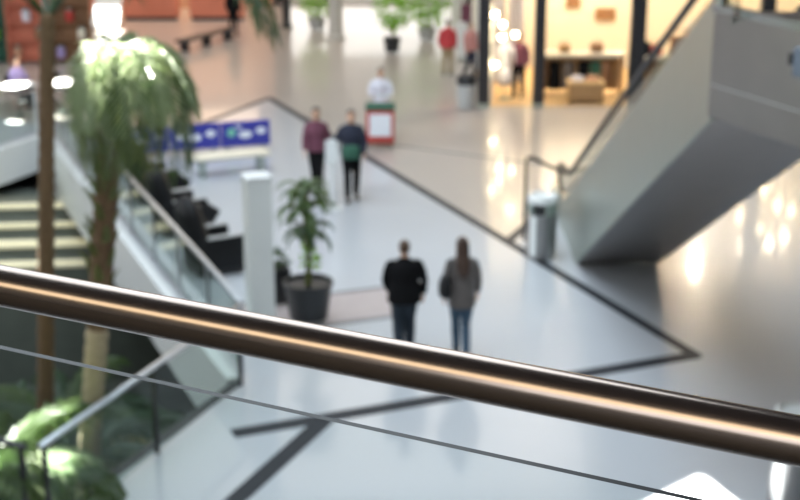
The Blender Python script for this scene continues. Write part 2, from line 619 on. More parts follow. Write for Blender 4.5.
# ------------------------------------------------------------------ balustrades round the floor opening
def balustrade(label, p, q, npan, rail_m='steel_rail', post_m='steel_rail', hgt=1.1, zb=0.07, rail_r=0.035, glass='glass_green', off=0.0, end0=True, end1=True):
    p, q = Vector(p), Vector(q)
    L = (q - p).length
    d = (q - p).normalized()
    t = thing('glass_balustrade', label, 'balustrade', xy(p, zb), math.atan2(d.y, d.x))
    h = hgt - zb
    auto(MB().box(-0.03, L + 0.03, -rail_r, rail_r, h - 0.045, h, None, 0.012).build('handrail', rail_m, t))
    for i in range(npan + 1):
        if (i == 0 and not end0) or (i == npan and not end1):
            continue
        x = L * i / npan
        x = min(max(x, 0.03), L - 0.03)
        MB().box(x - 0.022, x + 0.022, -0.022, 0.022, 0, h - 0.045).build('post', post_m, t)
    for i in range(npan):
        x0, x1 = L * i / npan + 0.05, L * (i + 1) / npan - 0.05
        gp = MB()
        vs = [(x0, -0.006, 0.04), (x1, -0.006, 0.04), (x1, 0.006, 0.04), (x0, 0.006, 0.04), (x0, -0.006, h - 0.1), (x1, -0.006, h - 0.1), (x1, 0.006, h - 0.1), (x0, 0.006, h - 0.1)]
        gp.add(vs, [(0, 1, 5, 4), (2, 3, 7, 6)], 0)
        gp.add(vs, [(4, 5, 6, 7), (1, 2, 6, 5), (3, 0, 4, 7), (0, 3, 2, 1)], 1)
        gp.build('glass_panel', [glass, 'glass_edge'], t)
    return t


pa = P0 + n * 0.08 + DA * 0.1
balustrade('glass balustrade with pale steel handrail running beside the black armchairs', pa, P1 + n * 0.08 - DA * 0.3, 9)
pc = P0 + nl * 0.06 - DC * 0.05
pd = Vector((-3.56, 12.30))
balustrade('glass balustrade with steel handrail in front of the lower palms', pd, pc, 2, post_m='dark_metal', zb=0.0)
balustrade('glass balustrade with steel handrail before the sunlit cafe tables', Q1 + DC * 4 - nl * 0.08, P1 - nl * 0.08 - DC * 0.3, 10, zb=0.07)
# little bridge over the opening at the lower left, with its own rail
br = [(-3.85, 12.18), (-7.4, 14.35), (-8.0, 13.3), (-4.35, 11.05)]
struct(MB().prism(br, -0.3, 0.0).build('floor_bridge', 'floor_stone'), 'narrow bridge across the floor opening')
balustrade('dark railing end post of the bridge beside the sunlit palm frond', (-3.74, 12.27), (-6.9, 14.0), 3, rail_m='dark_metal', post_m='dark_metal', zb=0.0)

# terraced steps below the far slab edge
# (a stone plinth carries the lowest tread)
st = thing('terraced_steps', 'wide steps with cream treads going down below the white slab edge', 'steps', (-7.6, 28.4, ZL))
sa = R(6)
for k in range(4):
    z = -1.05 - 0.26 * k
    y1 = 0.95 - 0.62 * k
    y0 = y1 - 0.62
    rot = Matrix.Rotation(sa, 4, 'Z')
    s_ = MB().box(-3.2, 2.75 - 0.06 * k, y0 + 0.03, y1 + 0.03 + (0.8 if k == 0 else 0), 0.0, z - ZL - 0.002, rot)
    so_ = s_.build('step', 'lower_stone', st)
    tr = MB().box(-3.2, 2.78 - 0.06 * k, y0, y0 + (0.22, 0.2, 0.42, 0.36)[k], z - ZL - 0.07, z - ZL + 0.004, rot, 0.01)
    tr.build('nosing', 'cream_step', so_)


# ------------------------------------------------------------------ palms
def frond_mesh(name, L, lift, droop, nl_, leaf, m, seed, width=0.035, hang=0.5, fast=0.0):
    """a feather frond: arched stalk with two rows of folded leaflets"""
    rnd = random.Random(seed)
    b = MB()
    pts, tans = [], []
    N = 14
    p = Vector((0, 0, 0))
    for i in range(N + 1):
        t = i / N
        a = lift - droop * ((1 - math.exp(-fast * t)) if fast else t ** 1.25)
        d = Vector((math.cos(a), 0, math.sin(a)))
        pts.append(p.copy())
        tans.append(d)
        p = p + d * (L / N)
    b.tube([tuple(q) for q in pts], [0.022 * (1 - 0.85 * i / N) + 0.003 for i in range(N + 1)], 5)
    for i in range(nl_):
        t = 0.14 + 0.86 * (i + 0.5) / nl_
        fi = t * N
        k = min(N - 1, int(fi))
        q = pts[k].lerp(pts[k + 1], fi - k)
        d = tans[k]
        up = Vector((-d.z, 0, d.x))
        ll = leaf * math.sin(PI * (0.12 + 0.83 * t)) ** 0.7 * rnd.uniform(0.85, 1.1)
        for s in (-1, 1):
            out = (d * (0.55 + 0.5 * t) + Vector((0, s, 0)) * 0.9 + up * rnd.uniform(0.1, 0.3)).normalized()
            m1 = q + out * ll * 0.5 + Vector((0, 0, -hang * 0.12 * ll))
            e = q + out * ll * 0.88 + Vector((0, 0, -hang * 0.75 * ll)) + Vector((rnd.uniform(-.05, .05), rnd.uniform(-.05, .05), 0)) * ll
            wv = d * width * 0.5
            fold = up * width * 0.18
            vs = [q - wv * 0.5, q + wv * 0.5, m1 - wv - fold, m1 + fold, m1 + wv - fold, e]
            b.add(vs, [(0, 3, 2), (0, 1, 3), (1, 4, 3), (2, 3, 5), (3, 4, 5)])
    return b.mesh(name, m)


def trunk_mesh(pts, rads, seed, scar=0.16, shag=None):
    rnd = random.Random(seed)
    b = MB()
    P = [Vector(p) for p in pts]
    tot = sum((P[i + 1] - P[i]).length for i in range(len(P) - 1))
    rings = []
    nseg = int(tot / scar)
    for i in range(nseg * 2 + 1):
        t = i / (nseg * 2) * (len(P) - 1)
        k = min(len(P) - 2, int(t))
        c = P[k].lerp(P[k + 1], t - k)
        r = rads[k] + (rads[k + 1] - rads[k]) * (t - k)
        r *= (1.06 if i % 2 else 0.93) * rnd.uniform(0.97, 1.03)
        rings.append((tuple(c), r, r * rnd.uniform(0.94, 1.06)))
    b.loft(rings, 16)
    return b


def leaf_bases(P_lo, P_hi, r, count, seed, ln=0.22):
    """old cut leaf stalks clasping the trunk"""
    rnd = random.Random(seed)
    b = MB()
    lo, hi = Vector(P_lo), Vector(P_hi)
    for i in range(count):
        t = i / count
        c = lo.lerp(hi, t)
        a = i * 2.4
        o = Vector((math.cos(a), math.sin(a), 0))
        s = Vector((-math.sin(a), math.cos(a), 0))
        w_ = 0.05
        rr = r * rnd.uniform(0.85, 1.0)
        q0 = c + o * rr
        q1 = c + o * (rr + 0.05) + Vector((0, 0, ln * 0.6))
        q2 = c + o * (rr + rnd.uniform(0.07, 0.13)) + Vector((0, 0, ln))
        b.add([q0 - s * w_, q0 + s * w_, q1 - s * w_ * 0.7, q1 + s * w_ * 0.7, q2 - s * 0.02, q2 + s * 0.02,
               q0 - o * 0.05, q1 - o * 0.05],
              [(0, 1, 3, 2), (2, 3, 5, 4), (0, 2, 7, 6), (1, 6, 7, 3), (2, 4, 7), (3, 7, 5), (4, 5, 7)])
    return b


def palm(label, base, top, r0, r1, fronds, trunk_m, group=None, name='palm_tree', bases=None, pale_to=None):
    t = thing(name, label, 'palm', base, 0, group)
    top = Vector(top) - Vector(base)
    mid = top * 0.5 + Vector((0.05, 0, 0))
    if pale_to is None:
        auto(trunk_mesh([(0, 0, 0), tuple(mid), tuple(top)], [r0, (r0 + r1) / 2, r1], 3).build('trunk', trunk_m, t), 60)
    else:
        f = pale_to
        cut = Vector((0, 0, 0)).lerp(top, f)
        auto(trunk_mesh([(0, 0, 0), tuple(cut * 0.5), tuple(cut)], [r0, r0, (r0 + r1) / 2], 3).build('trunk', 'bark_pale', t), 60)
        auto(trunk_mesh([tuple(cut), tuple(cut.lerp(top, 0.5)), tuple(top)], [(r0 + r1) / 2, (r0 + r1) / 2, r1], 4).build('trunk_fibre', trunk_m, t), 60)
    if bases:
        leaf_bases(tuple(Vector((0, 0, 0)).lerp(top, bases[0])), tuple(top), r1, bases[1], 5).build('leaf_bases', bases[2], t)
    for me, az, tilt in fronds:
        o = bpy.data.objects.new('frond', me)
        COL.objects.link(o)
        o.parent = t
        o.location = top + Vector((math.cos(az) * r1 * 0.6, math.sin(az) * r1 * 0.6, 0))
        o.rotation_euler = (0, tilt, az)
    return t


# tall slim palm whose crown hangs in from above the frame
F1 = frond_mesh('frond_long', 3.4, R(52), R(135), 46, 0.62, 'leaf_dark', 1, 0.05, 0.8)
F2 = frond_mesh('frond_mid', 2.2, R(65), R(110), 42, 0.55, 'leaf', 2, 0.045, 0.8)
fr = [(F1, a, R(tl)) for a, tl in ((-0.30, 0), (1.9, -8), (3.6, 4), (1.4, 0), (0.6, 6))]
fr += [(F2, a, R(tl)) for a, tl in ((0.1, 4), (2.0, 20), (3.75, 2), (0.95, 14))]
palm('tall slim brown palm trunk standing left of the leafy palm', (-4.80, 15.2, ZL), (-3.92, 15.2, 4.95), 0.125, 0.085, fr, 'bark')

# leafy palm with its crown in the frame
F3 = frond_mesh('frond_droop', 1.85, R(84), R(168), 24, 0.56, 'leaf', 3, 0.034, 0.8, 4.6)
F4 = frond_mesh('frond_droop_dark', 1.4, R(40), R(128), 26, 0.30, 'leaf_olive', 4, 0.034, 1.0, 6.5)
F5 = frond_mesh('frond_top', 1.35, R(85), R(165), 30, 0.44, 'leaf_sun_tone', 5, 0.055, 0.3, 3.4)
fr = [(F3, a, R(tl)) for a, tl in ((-1.25, 0), (-0.55, 6), (-1.75, 12), (1.5, 4), (0.4, 10))]
fr += [(F4, 0.9 * i + 0.3, R(6 + 5 * (i % 3))) for i in range(7)]
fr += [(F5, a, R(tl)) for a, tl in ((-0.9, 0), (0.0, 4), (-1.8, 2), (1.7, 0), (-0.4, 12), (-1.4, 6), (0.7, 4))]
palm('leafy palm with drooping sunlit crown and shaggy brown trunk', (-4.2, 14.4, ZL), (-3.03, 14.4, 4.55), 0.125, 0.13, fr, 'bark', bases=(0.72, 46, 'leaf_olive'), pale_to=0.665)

# low palms growing up from the level below
F6 = frond_mesh('frond_low', 1.9, R(55), R(110), 40, 0.50, 'leaf', 6, 0.045, 0.9)
F7 = frond_mesh('frond_low_dark', 1.8, R(48), R(105), 38, 0.5, 'leaf_dark', 7, 0.05, 0.9)
F8 = frond_mesh('frond_dry', 1.5, R(60), R(160), 30, 0.42, 'leaf_dry', 9, 0.03, 1.1)


def low_palm(label, base, top, seed, nf, m=(0, 1)):
    rnd = random.Random(seed)
    fr = []
    for i in range(nf):
        fr.append(((F6, F7)[m[i % len(m)]], 2 * PI * i / nf + rnd.uniform(-.25, .25), R(rnd.uniform(-15, 20))))
    return palm(label, base, top, 0.11, 0.10, fr, 'bark', 'palms growing up from the level below', 'palm_tree')


pl3 = low_palm('low palm with fronds painted pale for sun glare at the lower left corner', (-4.7, 13.4, ZL), (-4.55, 13.5, 0.0), 1, 11, (0, 0, 1))
F9 = frond_mesh('frond_sunlit', 1.35, R(42), R(75), 34, 0.5, 'leaf_sun_tone', 12, 0.055, 0.45)
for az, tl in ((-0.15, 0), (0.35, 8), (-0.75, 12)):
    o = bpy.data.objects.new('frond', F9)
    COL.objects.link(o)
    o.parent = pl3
    o['label'] = 'frond in bright sun with glare painted into its colour'
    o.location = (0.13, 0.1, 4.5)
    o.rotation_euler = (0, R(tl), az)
pdry = low_palm('low dark green palm behind the pale lower trunk', (-4.35, 16.6, ZL), (-4.3, 16.5, -1.3), 2, 12, (1,))
for az, tl in ((0.3, 5), (-0.5, 14), (5.0, 0)):
    o = bpy.data.objects.new('frond', F8)
    COL.objects.link(o)
    o.parent = pdry
    o['label'] = 'dry straw-coloured frond'
    o.location = (0.1, -0.1, 3.2)
    o.rotation_euler = (0, R(tl), az)
low_palm('low dark palm in shade below the slanting white slab edge', (-5.3, 19.3, ZL), (-5.2, 19.2, -2.0), 3, 12, (1, 1, 0))
low_palm('low palm in shade farthest down the floor opening', (-7.4, 18.2, ZL), (-7.3, 18.1, -1.9), 4, 12, (1,))
low_palm('low palm at the bottom edge beneath the sunlit frond', (-3.9, 13.0, ZL), (-4.0, 12.95, -1.35), 5, 11, (1, 0))


def leaf_cluster(c, rx, rz_, count, size, seed, m, name, parent):
    """crown of single leaves standing off a centre"""
    rnd = random.Random(seed)
    b = MB()
    for i in range(count):
        v = Vector((rnd.gauss(0, 1), rnd.gauss(0, 1), rnd.gauss(0, 1))).normalized()
        q = Vector(c) + Vector((v.x * rx, v.y * rx, v.z * rz_)) * rnd.uniform(0.3, 1.0)
        d = (v + Vector((rnd.uniform(-.6, .6), rnd.uniform(-.6, .6), rnd.uniform(-.3, .3)))).normalized()
        s = d.cross(Vector((0, 0, 1)))
        s = s.normalized() if s.length > 1e-3 else Vector((1, 0, 0))
        u = s.cross(d)
        L_ = size * rnd.uniform(0.7, 1.2)
        b.add([q, q + d * L_ * .5 + s * L_ * .22 - u * .04, q + d * L_ * 0.5, q + d * L_ * .5 - s * L_ * .22 - u * .04, q + d * L_ - u * 0.1 * L_],
              [(0, 1, 2), (0, 2, 3), (1, 4, 2), (2, 4, 3)])
    o = b.build(name, m, parent)
    return o


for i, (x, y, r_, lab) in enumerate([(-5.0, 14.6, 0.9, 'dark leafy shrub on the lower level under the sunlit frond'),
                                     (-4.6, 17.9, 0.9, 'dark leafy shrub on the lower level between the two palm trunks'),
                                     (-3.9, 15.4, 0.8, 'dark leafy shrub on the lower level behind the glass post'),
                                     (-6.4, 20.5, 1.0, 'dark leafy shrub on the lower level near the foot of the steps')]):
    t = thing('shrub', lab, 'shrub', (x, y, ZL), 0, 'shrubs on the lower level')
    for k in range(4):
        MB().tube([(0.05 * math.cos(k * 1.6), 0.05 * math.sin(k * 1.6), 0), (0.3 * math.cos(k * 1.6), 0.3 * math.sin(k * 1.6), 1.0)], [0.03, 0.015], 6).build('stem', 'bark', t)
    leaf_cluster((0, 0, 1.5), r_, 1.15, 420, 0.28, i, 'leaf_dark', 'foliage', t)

# ------------------------------------------------------------------ escalator
esc = thing('escalator', 'brushed steel escalator rising from the hall floor to the upper level', 'escalator', (2.9, 21.4, 0))
W = 1.36


def zbot(y):
    return (21.4 - y) * 0.4855


def ztop(y):
    return 5.31 - (y - 12.94) * 0.4585


def loc(x, y, z):
    return (x - 2.9, y - 21.4, z)


def slab(poly_yz, x0, x1):
    """prism across x of a y-z polygon"""
    nn = len(poly_yz)
    vs = [loc(x0, y, z) for y, z in poly_yz] + [loc(x1, y, z) for y, z in poly_yz]
    fs = [tuple(range(nn)), tuple(reversed(range(nn, 2 * nn)))]
    fs += [(i, nn + i, nn + (i + 1) % nn, (i + 1) % nn) for i in range(nn)]
    return MB().add(vs, fs)


# side cladding in panels, each side
ys = [12.50, 14.6, 16.8, 19.0, 21.38]
for xs in ((2.9, 2.93), (2.9 + W - 0.03, 2.9 + W)):
    for i in range(len(ys) - 1):
        a, b_ = ys[i] + (0.004 if i else 0), ys[i + 1] - 0.004
        slab([(a, zbot(a)), (b_, max(0.0, zbot(b_))), (b_, ztop(b_)), (a, ztop(a))], *xs).build('side_panel', 'steel', esc)
    slab([(21.384, 0.0), (25.2, 0.0), (25.2, 0.42), (23.8, 0.45), (23.3, 0.555), (21.384, ztop(21.384))], *xs).build('side_panel', 'steel', esc)
# soffit panels
ysf = [12.45, 14.9, 17.2, 19.4, 21.35]
for i in range(4):
    a, b_ = ysf[i] + 0.005, ysf[i + 1] - 0.005
    slab([(a, zbot(a)), (b_, zbot(b_)), (b_, zbot(b_) + 0.03), (a, zbot(a) + 0.03)], 2.94, 2.9 + W - 0.04).build('soffit_panel', 'steel_soffit', esc)
# steps
for i in range(24):
    y = 23.2 - 0.42 * i
    z = 0.38 + 0.42 * 0.4585 * i
    slab([(y - 0.42, z - 0.22), (y, z - 0.22), (y, z), (y - 0.42, z)], 3.1, 2.9 + W - 0.2).build('step', 'dark_metal', esc)
for x in (2.93, 2.9 + W - 0.13):
    slab([(12.5, ztop(12.5) - 0.03), (23.3, 0.53), (25.2, 0.39), (25.2, 0.43), (23.3, 0.57), (12.5, ztop(12.5) + 0.01)], x, x + 0.10).build('deck_strip', 'steel_bright', esc)
for x in (2.98, 2.9 + W - 0.08):
    gp = slab([(12.0, 5.35), (23.3, 0.57), (24.5, 0.47), (24.5, 1.0), (23.4, 1.02), (12.0, 5.86)], x - 0.006, x + 0.006)
    gp.build('glass_panel', 'glass_clear', esc)
    pts = [loc(x, y, z) for y, z in [(9.6, 6.2), (11.6, 6.13), (12.6, 5.86), (16.5, 4.12), (20, 2.53), (23.2, 1.07), (24.1, 1.0), (24.6, 0.9), (24.72, 0.72), (24.6, 0.55), (24.2, 0.5)]]
    auto(MB().tube(pts, 0.042, 10).build('handrail', 'black_rubber', esc))
# landing box, turned like the rest of the building
lb = [(2.88, 12.52), (3.93, 9.75), (9.0, 9.75), (9.0, 12.52)]
auto(MB().prism([(x - 2.9, y - 21.4) for x, y in lb], 4.36, 4.655).build('landing_panel', 'steel_warm', esc))
auto(MB().prism([(x - 2.9, y - 21.4) for x, y in lb], 4.668, 5.33).build('landing_panel', 'steel_warm', esc))
auto(MB().prism([(x - 2.9 + (0.012 if x < 5 else 0), y - 21.4) for x, y in lb], 4.655, 4.668).build('landing_joint', 'steel_bright', esc))
lt = [(2.86, 12.54), (3.92, 9.74), (4.02, 9.74), (2.96, 12.54)]
auto(MB().prism([(x - 2.9, y - 21.4) for x, y in lt], 5.331, 5.40).build('landing_trim', 'steel_bright', esc))
mtx = Matrix.Translation(loc(3.42, 11.02, 5.12)) @ Matrix.Rotation(math.atan2(-2.77, 1.05), 4, 'Z')
cb = MB().box(-0.2, 0.45, -0.12, 0.02, -0.14, 0.10, mtx, 0.01)
cbo = cb.build('control_box', 'steel_blue', esc)
MB().box(-0.25, -0.2, -0.13, 0.0, -0.05, 0.05, mtx, 0.006).build('switch_box', 'black_rubber', cbo)
# guard rail at the foot
gt = [loc(2.17, 22.75, 0.0), loc(2.17, 22.75, 1.40), loc(2.19, 22.77, 1.46), loc(2.26, 22.8, 1.47), loc(2.62, 23.0, 1.25), loc(2.9, 23.25, 1.09)]
auto(MB().tube(gt, 0.032, 10).build('guard_rail', 'dark_metal', esc))


# ------------------------------------------------------------------ litter bins
def litter_bin(label, loc_, rotz):
    t = thing('litter_bin', label, 'bin', loc_, rotz, 'steel litter bins in the hall')
    auto(MB().lathe([(0.22, 0), (0.22, 0.05), (0.245, 0.055), (0.245, 0.78), (0.235, 0.785)], (0, 0, 0), 36).build('body', 'steel_bin', t))
    auto(MB().lathe([(0.20, 0.785), (0.20, 0.97)], (0, 0, 0), 30).build('opening', 'black_rubber', t))
    for a in (R(-58), R(32), R(122), R(-162)):
        MB().box(0.19, 0.243, -0.09, 0.09, 0.78, 0.975, Matrix.Rotation(a, 4, 'Z'), 0.008).build('support', 'steel', t)
    auto(MB().lathe([(0.25, 0.97), (0.255, 1.02), (0.25, 1.08), (0.215, 1.095), (0.205, 1.06), (0.02, 1.045)], (0, 0, 0), 36).build('rim', 'white_gloss', t))
    MB().box(0.235, 0.252, -0.055, 0.055, 0.08, 0.76, Matrix.Rotation(R(-132), 4, 'Z'), 0.006).build('side_strip', 'white_gloss', t)
    return t


b1 = litter_bin('round steel litter bin with white rim at the foot of the escalator', (2.37, 21.75, 0), 0)
dup(b1, (4.19, 13.1, 0), R(-8), 'round steel litter bin at the right edge under the front rail', 'steel litter bins in the hall')
t = thing('waste_bin', 'grey waste bin with black lid beside the dark shop pillar', 'bin', (1.68, 34.1, 0))
auto(MB().lathe([(0.19, 0), (0.21, 0.02), (0.24, 0.62), (0.235, 0.63)], (0, 0, 0), 24).build('body', 'pot_grey', t))
auto(MB().lathe([(0.25, 0.63), (0.25, 0.78), (0.2, 0.86), (0.02, 0.88)], (0, 0, 0), 24).build('lid', 'black_rubber', t))

# ------------------------------------------------------------------ white totem beside the balustrade corner
t = thing('totem', 'tall white square totem standing between the armchairs and the potted plant', 'totem', (-1.93, 17.72, 0), R(20))
MB().box(-0.26, 0.26, -0.26, 0.26, 0, 0.04, None, 0.008).build('base_plate', 'steel', t)
MB().box(-0.17, 0.17, -0.17, 0.17, 0.04, 2.42, None, 0.01).build('body', 'white_gloss', t)
MB().box(-0.185, 0.185, -0.185, 0.185, 2.421, 2.46, None, 0.01).build('cap', 'white_paint', t)
# thin white pole beside the walking man
t = thing('banner_pole', 'thin white pole standing just left of the man in dark navy', 'pole', (-1.27, 24.7, 0))
auto(MB().lathe([(0.2, 0), (0.2, 0.03), (0.06, 0.05), (0.055, 1.32), (0.03, 1.36)], (0, 0, 0), 20).build('pole', 'white_paint', t))
MB().box(-0.12, 0.12, -0.015, 0.015, 0.9, 1.34, Matrix.Translation((0, -0.065, 0)), 0.004).build('plate', 'white_gloss', t)


# ------------------------------------------------------------------ potted plants
def pot(t, r, h, m, saucer=True):
    auto(MB().lathe([(r * 0.78, 0.05), (r * 0.98, h - 0.07), (r, h - 0.07), (r * 1.04, h - 0.05), (r * 1.04, h), (r * 0.95, h + 0.005), (r * 0.9, h - 0.05)], (0, 0, 0), 36).build('pot', m, t))
    auto(MB().lathe([(r * 0.9, h - 0.06), (0.02, h - 0.05)], (0, 0, 0), 24).build('soil', 'soil', t))
    if saucer:
        auto(MB().lathe([(r * 0.70, 0), (r * 0.74, 0.02), (r * 0.74, 0.05), (r * 0.6, 0.05)], (0, 0, 0), 30).build('saucer', 'pot_grey', t))


def strap_crown(c, count, ln, seed, m, parent, width=0.05):
    """rosette of long arching strap leaves, one object per leaf"""
    rnd = random.Random(seed)
    for i in range(count):
        az = i * 2.399 + rnd.uniform(-.2, .2)
        el = R(rnd.uniform(15, 80))
        L_ = ln * rnd.uniform(0.75, 1.1)
        d = Vector((math.cos(az), math.sin(az), 0))
        s = Vector((-math.sin(az), math.cos(az), 0))
        vs, fs = [], []
        p = Vector(c)
        a = el
        N = 6
        for k in range(N + 1):
            w_ = width * (0.5 + 0.9 * math.sin(PI * (k / N) ** 0.8)) * (1 if k < N else 0.1)
            vs += [tuple(p - s * w_), tuple(p - Vector((0, 0, 0.012))), tuple(p + s * w_)]
            p = p + (d * math.cos(a) + Vector((0, 0, 1)) * math.sin(a)) * (L_ / N)
            a -= R(24)
        for k in range(N):
            fs += [(3 * k, 3 * k + 1, 3 * k + 4, 3 * k + 3), (3 * k + 1, 3 * k + 2, 3 * k + 5, 3 * k + 4)]
        MB().add(vs, fs).build('leaf', m, parent)


t = thing('potted_plant', 'leafy plant with bare stem in a large black pot beside the white totem', 'plant', (-1.34, 18.75, 0))
pot(t, 0.355, 0.60, 'pot_black')
auto(MB().tube([(0, 0, 0.5), (0.02, 0.0, 0.9), (-0.02, 0, 1.35), (0, 0.0, 1.75), (0.01, 0, 2.0)], [0.05, 0.045, 0.04, 0.035, 0.02], 10).build('stem', 'leaf_olive', t))
strap_crown((0, 0, 1.30), 20, 0.55, 1, 'leaf_dark', t, 0.04)
strap_crown((0, 0, 1.62), 24, 0.62, 2, 'leaf', t, 0.042)
strap_crown((0.0, 0, 1.9), 20, 0.55, 3, 'leaf', t, 0.04)
leaf_cluster((0.02, 0, 0.95), 0.09, 0.18, 26, 0.14, 4, 'leaf_fresh', 'shoot', t)
t = thing('planter', 'black square planter half hidden behind the white totem', 'planter', (-1.95, 19.6, 0), R(20))
MB().box(-0.24, 0.24, -0.24, 0.24, 0.0, 0.55, None, 0.02).build('box', 'pot_black', t)
MB().box(-0.21, 0.21, -0.21, 0.21, 0.551, 0.565).build('soil', 'soil', t)
leaf_cluster((0, 0, 0.66), 0.2, 0.14, 60, 0.16, 12, 'leaf_dark', 'foliage', t)

t = thing('potted_plant', 'bushy bright green plant in a black pot by the bright entrance', 'plant', (-0.25, 42.7, 0))
pot(t, 0.27, 0.5, 'pot_black', False)
for k in range(3):
    MB().tube([(0.03 * k, 0, 0.4), (0.12 * math.cos(k * 2.1), 0.12 * math.sin(k * 2.1), 1.2)], [0.02, 0.012], 6).build('stem', 'bark', t)
leaf_cluster((0.05, 0, 1.35), 0.62, 0.62, 380, 0.22, 21, 'leaf_fresh', 'foliage', t)
for lab, x, y, r_ in (('bright green bush standing right of the entrance pot plant', 0.9, 45.2, 0.7),
                      ('bright green bush standing left of the pale entrance pillar', -2.9, 47.6, 0.75)):
    t = thing('potted_bush', lab, 'plant', (x, y, 0), 0, 'green bushes at the entrance')
    pot(t, 0.3, 0.45, 'pot_grey', False)
    MB().tube([(0, 0, 0.4), (0.02, 0, 1.1)], [0.03, 0.02], 6).build('stem', 'bark', t)
    leaf_cluster((0, 0, 1.25), r_, 0.8, 420, 0.24, 31, 'leaf_fresh', 'foliage', t)


# ------------------------------------------------------------------ black armchairs
def armchair(label, loc_, rotz):
    t = thing('massage_armchair', label, 'armchair', loc_, rotz, 'black armchairs behind the balustrade')
    auto(MB().box(-0.38, 0.38, -0.42, 0.40, 0.03, 0.22, None, 0.05).build('base', 'pot_black', t))
    auto(MB().box(-0.27, 0.27, -0.30, 0.50, 0.20, 0.48, None, 0.07).build('seat', 'black_leather', t))
    sh_ = MB()
    sh_.loft([((0, -0.26, 0.12), .30, .16), ((0, -0.30, 0.35), .37, .20), ((0, -0.36, 0.70), .40, .21), ((0, -0.42, 1.02), .36, .19), ((0, -0.46, 1.22), .25, .14), ((0, -0.47, 1.30), .10, .06)], 20)
    bk = sh_.build('backrest', 'black_leather', t, True)
    auto(MB().box(-0.20, 0.20, -0.32, -0.20, 0.92, 1.14, None, 0.05).build('headrest', 'black_leather', bk))
    for s in (-1, 1):
        ar = auto(MB().box(min(s * 0.27, s * 0.42), max(s * 0.27, s * 0.42), -0.38, 0.40, 0.10, 0.64, None, 0.065).build('armrest', 'black_leather', t))
        auto(MB().box(min(s * 0.29, s * 0.40), max(s * 0.29, s * 0.40), -0.25, 0.34, 0.635, 0.66, None, 0.01).build('arm_pad', 'pot_grey', ar))
    ml = Matrix.Translation((0, 0.52, 0.28)) @ Matrix.Rotation(R(-35), 4, 'X')
    auto(MB().box(-0.25, 0.25, -0.05, 0.12, -0.28, 0.14, ml, 0.05).build('leg_rest', 'black_leather', t))
    return t


c1 = armchair('black leather massage armchair nearest the white totem', (-3.02, 21.1, 0), R(-60))
dup(c1, (-3.92, 23.3, 0), R(-60), 'black leather massage armchair second from the white totem', 'black armchairs behind the balustrade')
dup(c1, (-4.75, 25.4, 0), R(-60), 'black leather massage armchair farthest from the white totem', 'black armchairs behind the balustrade')

# ------------------------------------------------------------------ blue promotional board and low bench
t = thing('promotion_board', 'long low blue board with white round marks behind the armchairs', 'board', (-6.1, 28.7, 0), math.atan2(1.0, 3.2))
for k in range(3):
    x0 = k * 1.12
    pn = MB().box(x0 + 0.01, x0 + 1.11, -0.03, 0.03, 0.10, 0.66, None, 0.01).build('panel', 'blue_print', t)
    for i, (cx, cz, rx, rz_, mm) in enumerate([(0.24, 0.42, 0.10, 0.10, 'print_green' if k == 2 else 'print_white'), (0.55, 0.36, 0.15, 0.085, 'print_white'), (0.90, 0.43, 0.11, 0.075, 'print_white'), (0.40, 0.54, 0.08, 0.03, 'print_white')]):
        vs = [(x0 + cx + rx * math.cos(2 * PI * q / 18), -0.033, cz + rz_ * math.sin(2 * PI * q / 18)) for q in range(18)]
        MB().add(vs, [tuple(range(18))]).build('printed_mark', mm, pn)
    for xx in (x0 + 0.15, x0 + 0.95):
        MB().box(xx - 0.03, xx + 0.03, -0.12, 0.12, 0.0, 0.10, None, 0.006).build('foot', 'steel', t)
t = thing('bench', 'low cream bench standing in front of the blue board', 'bench', (-3.5, 27.4, 0), R(22))
auto(MB().box(-0.8, 0.8, -0.24, 0.24, 0.36, 0.45, None, 0.03).build('seat', 'cream', t))
for x in (-0.62, 0.62):
    MB().box(x - 0.05, x + 0.05, -0.2, 0.2, 0, 0.36, None, 0.01).build('leg', 'steel', t)


# ------------------------------------------------------------------ people
def lerp3(a, b_, t):
    return tuple(a[i] + (b_[i] - a[i]) * t for i in range(3))


POSES = {
    'walk': dict(pelvis=(0, 0, .95), Lk=(-.065, .13, .52), La=(-.045, .17, .09), Lt=(-.05, .36, .035), Rk=(.06, .02, .50), Ra=(.04, -.27, .16), Rt=(.045, -.15, .03),
                 Le=(-.225, -.08, 1.13), Lw=(-.235, .02, .90), Re=(.225, .05, 1.13), Rw=(.235, .14, .91)),
    'stroll': dict(pelvis=(0, 0, .95), Lk=(-.09, .05, .50), La=(-.09, -.12, .10), Lt=(-.10, .06, .03), Rk=(.09, .10, .51), Ra=(.09, .10, .08), Rt=(.10, .30, .035),
                   Le=(-.24, .04, 1.12), Lw=(-.22, .15, .91), Re=(.25, -.04, 1.13), Rw=(.29, .03, .89)),
    'stand': dict(pelvis=(0, 0, .95), Lk=(-.10, .02, .50), La=(-.11, -.02, .08), Lt=(-.13, .17, .035), Rk=(.10, .02, .50), Ra=(.11, -.02, .08), Rt=(.13, .17, .035),
                  Le=(-.24, -.04, 1.12), Lw=(-.25, .06, .88), Re=(.24, -.04, 1.12), Rw=(.25, .06, .88)),
    'push': dict(pelvis=(0, 0, .95), Lk=(-.09, .13, .52), La=(-.09, .17, .09), Lt=(-.10, .36, .035), Rk=(.09, .02, .50), Ra=(.09, -.25, .15), Rt=(.10, -.13, .03),
                 Le=(-.24, .08, 1.15), Lw=(-.20, .32, 1.08), Re=(.24, .08, 1.15), Rw=(.20, .32, 1.08)),
    'sit': dict(pelvis=(0, 0, .52), Lk=(-.11, .43, .53), La=(-.11, .42, .09), Lt=(-.12, .60, .035), Rk=(.11, .43, .53), Ra=(.11, .40, .09), Rt=(.12, .58, .035),
                Le=(-.25, .06, .70), Lw=(-.18, .30, .74), Re=(.25, .06, .70), Rw=(.18, .30, .74)),
}


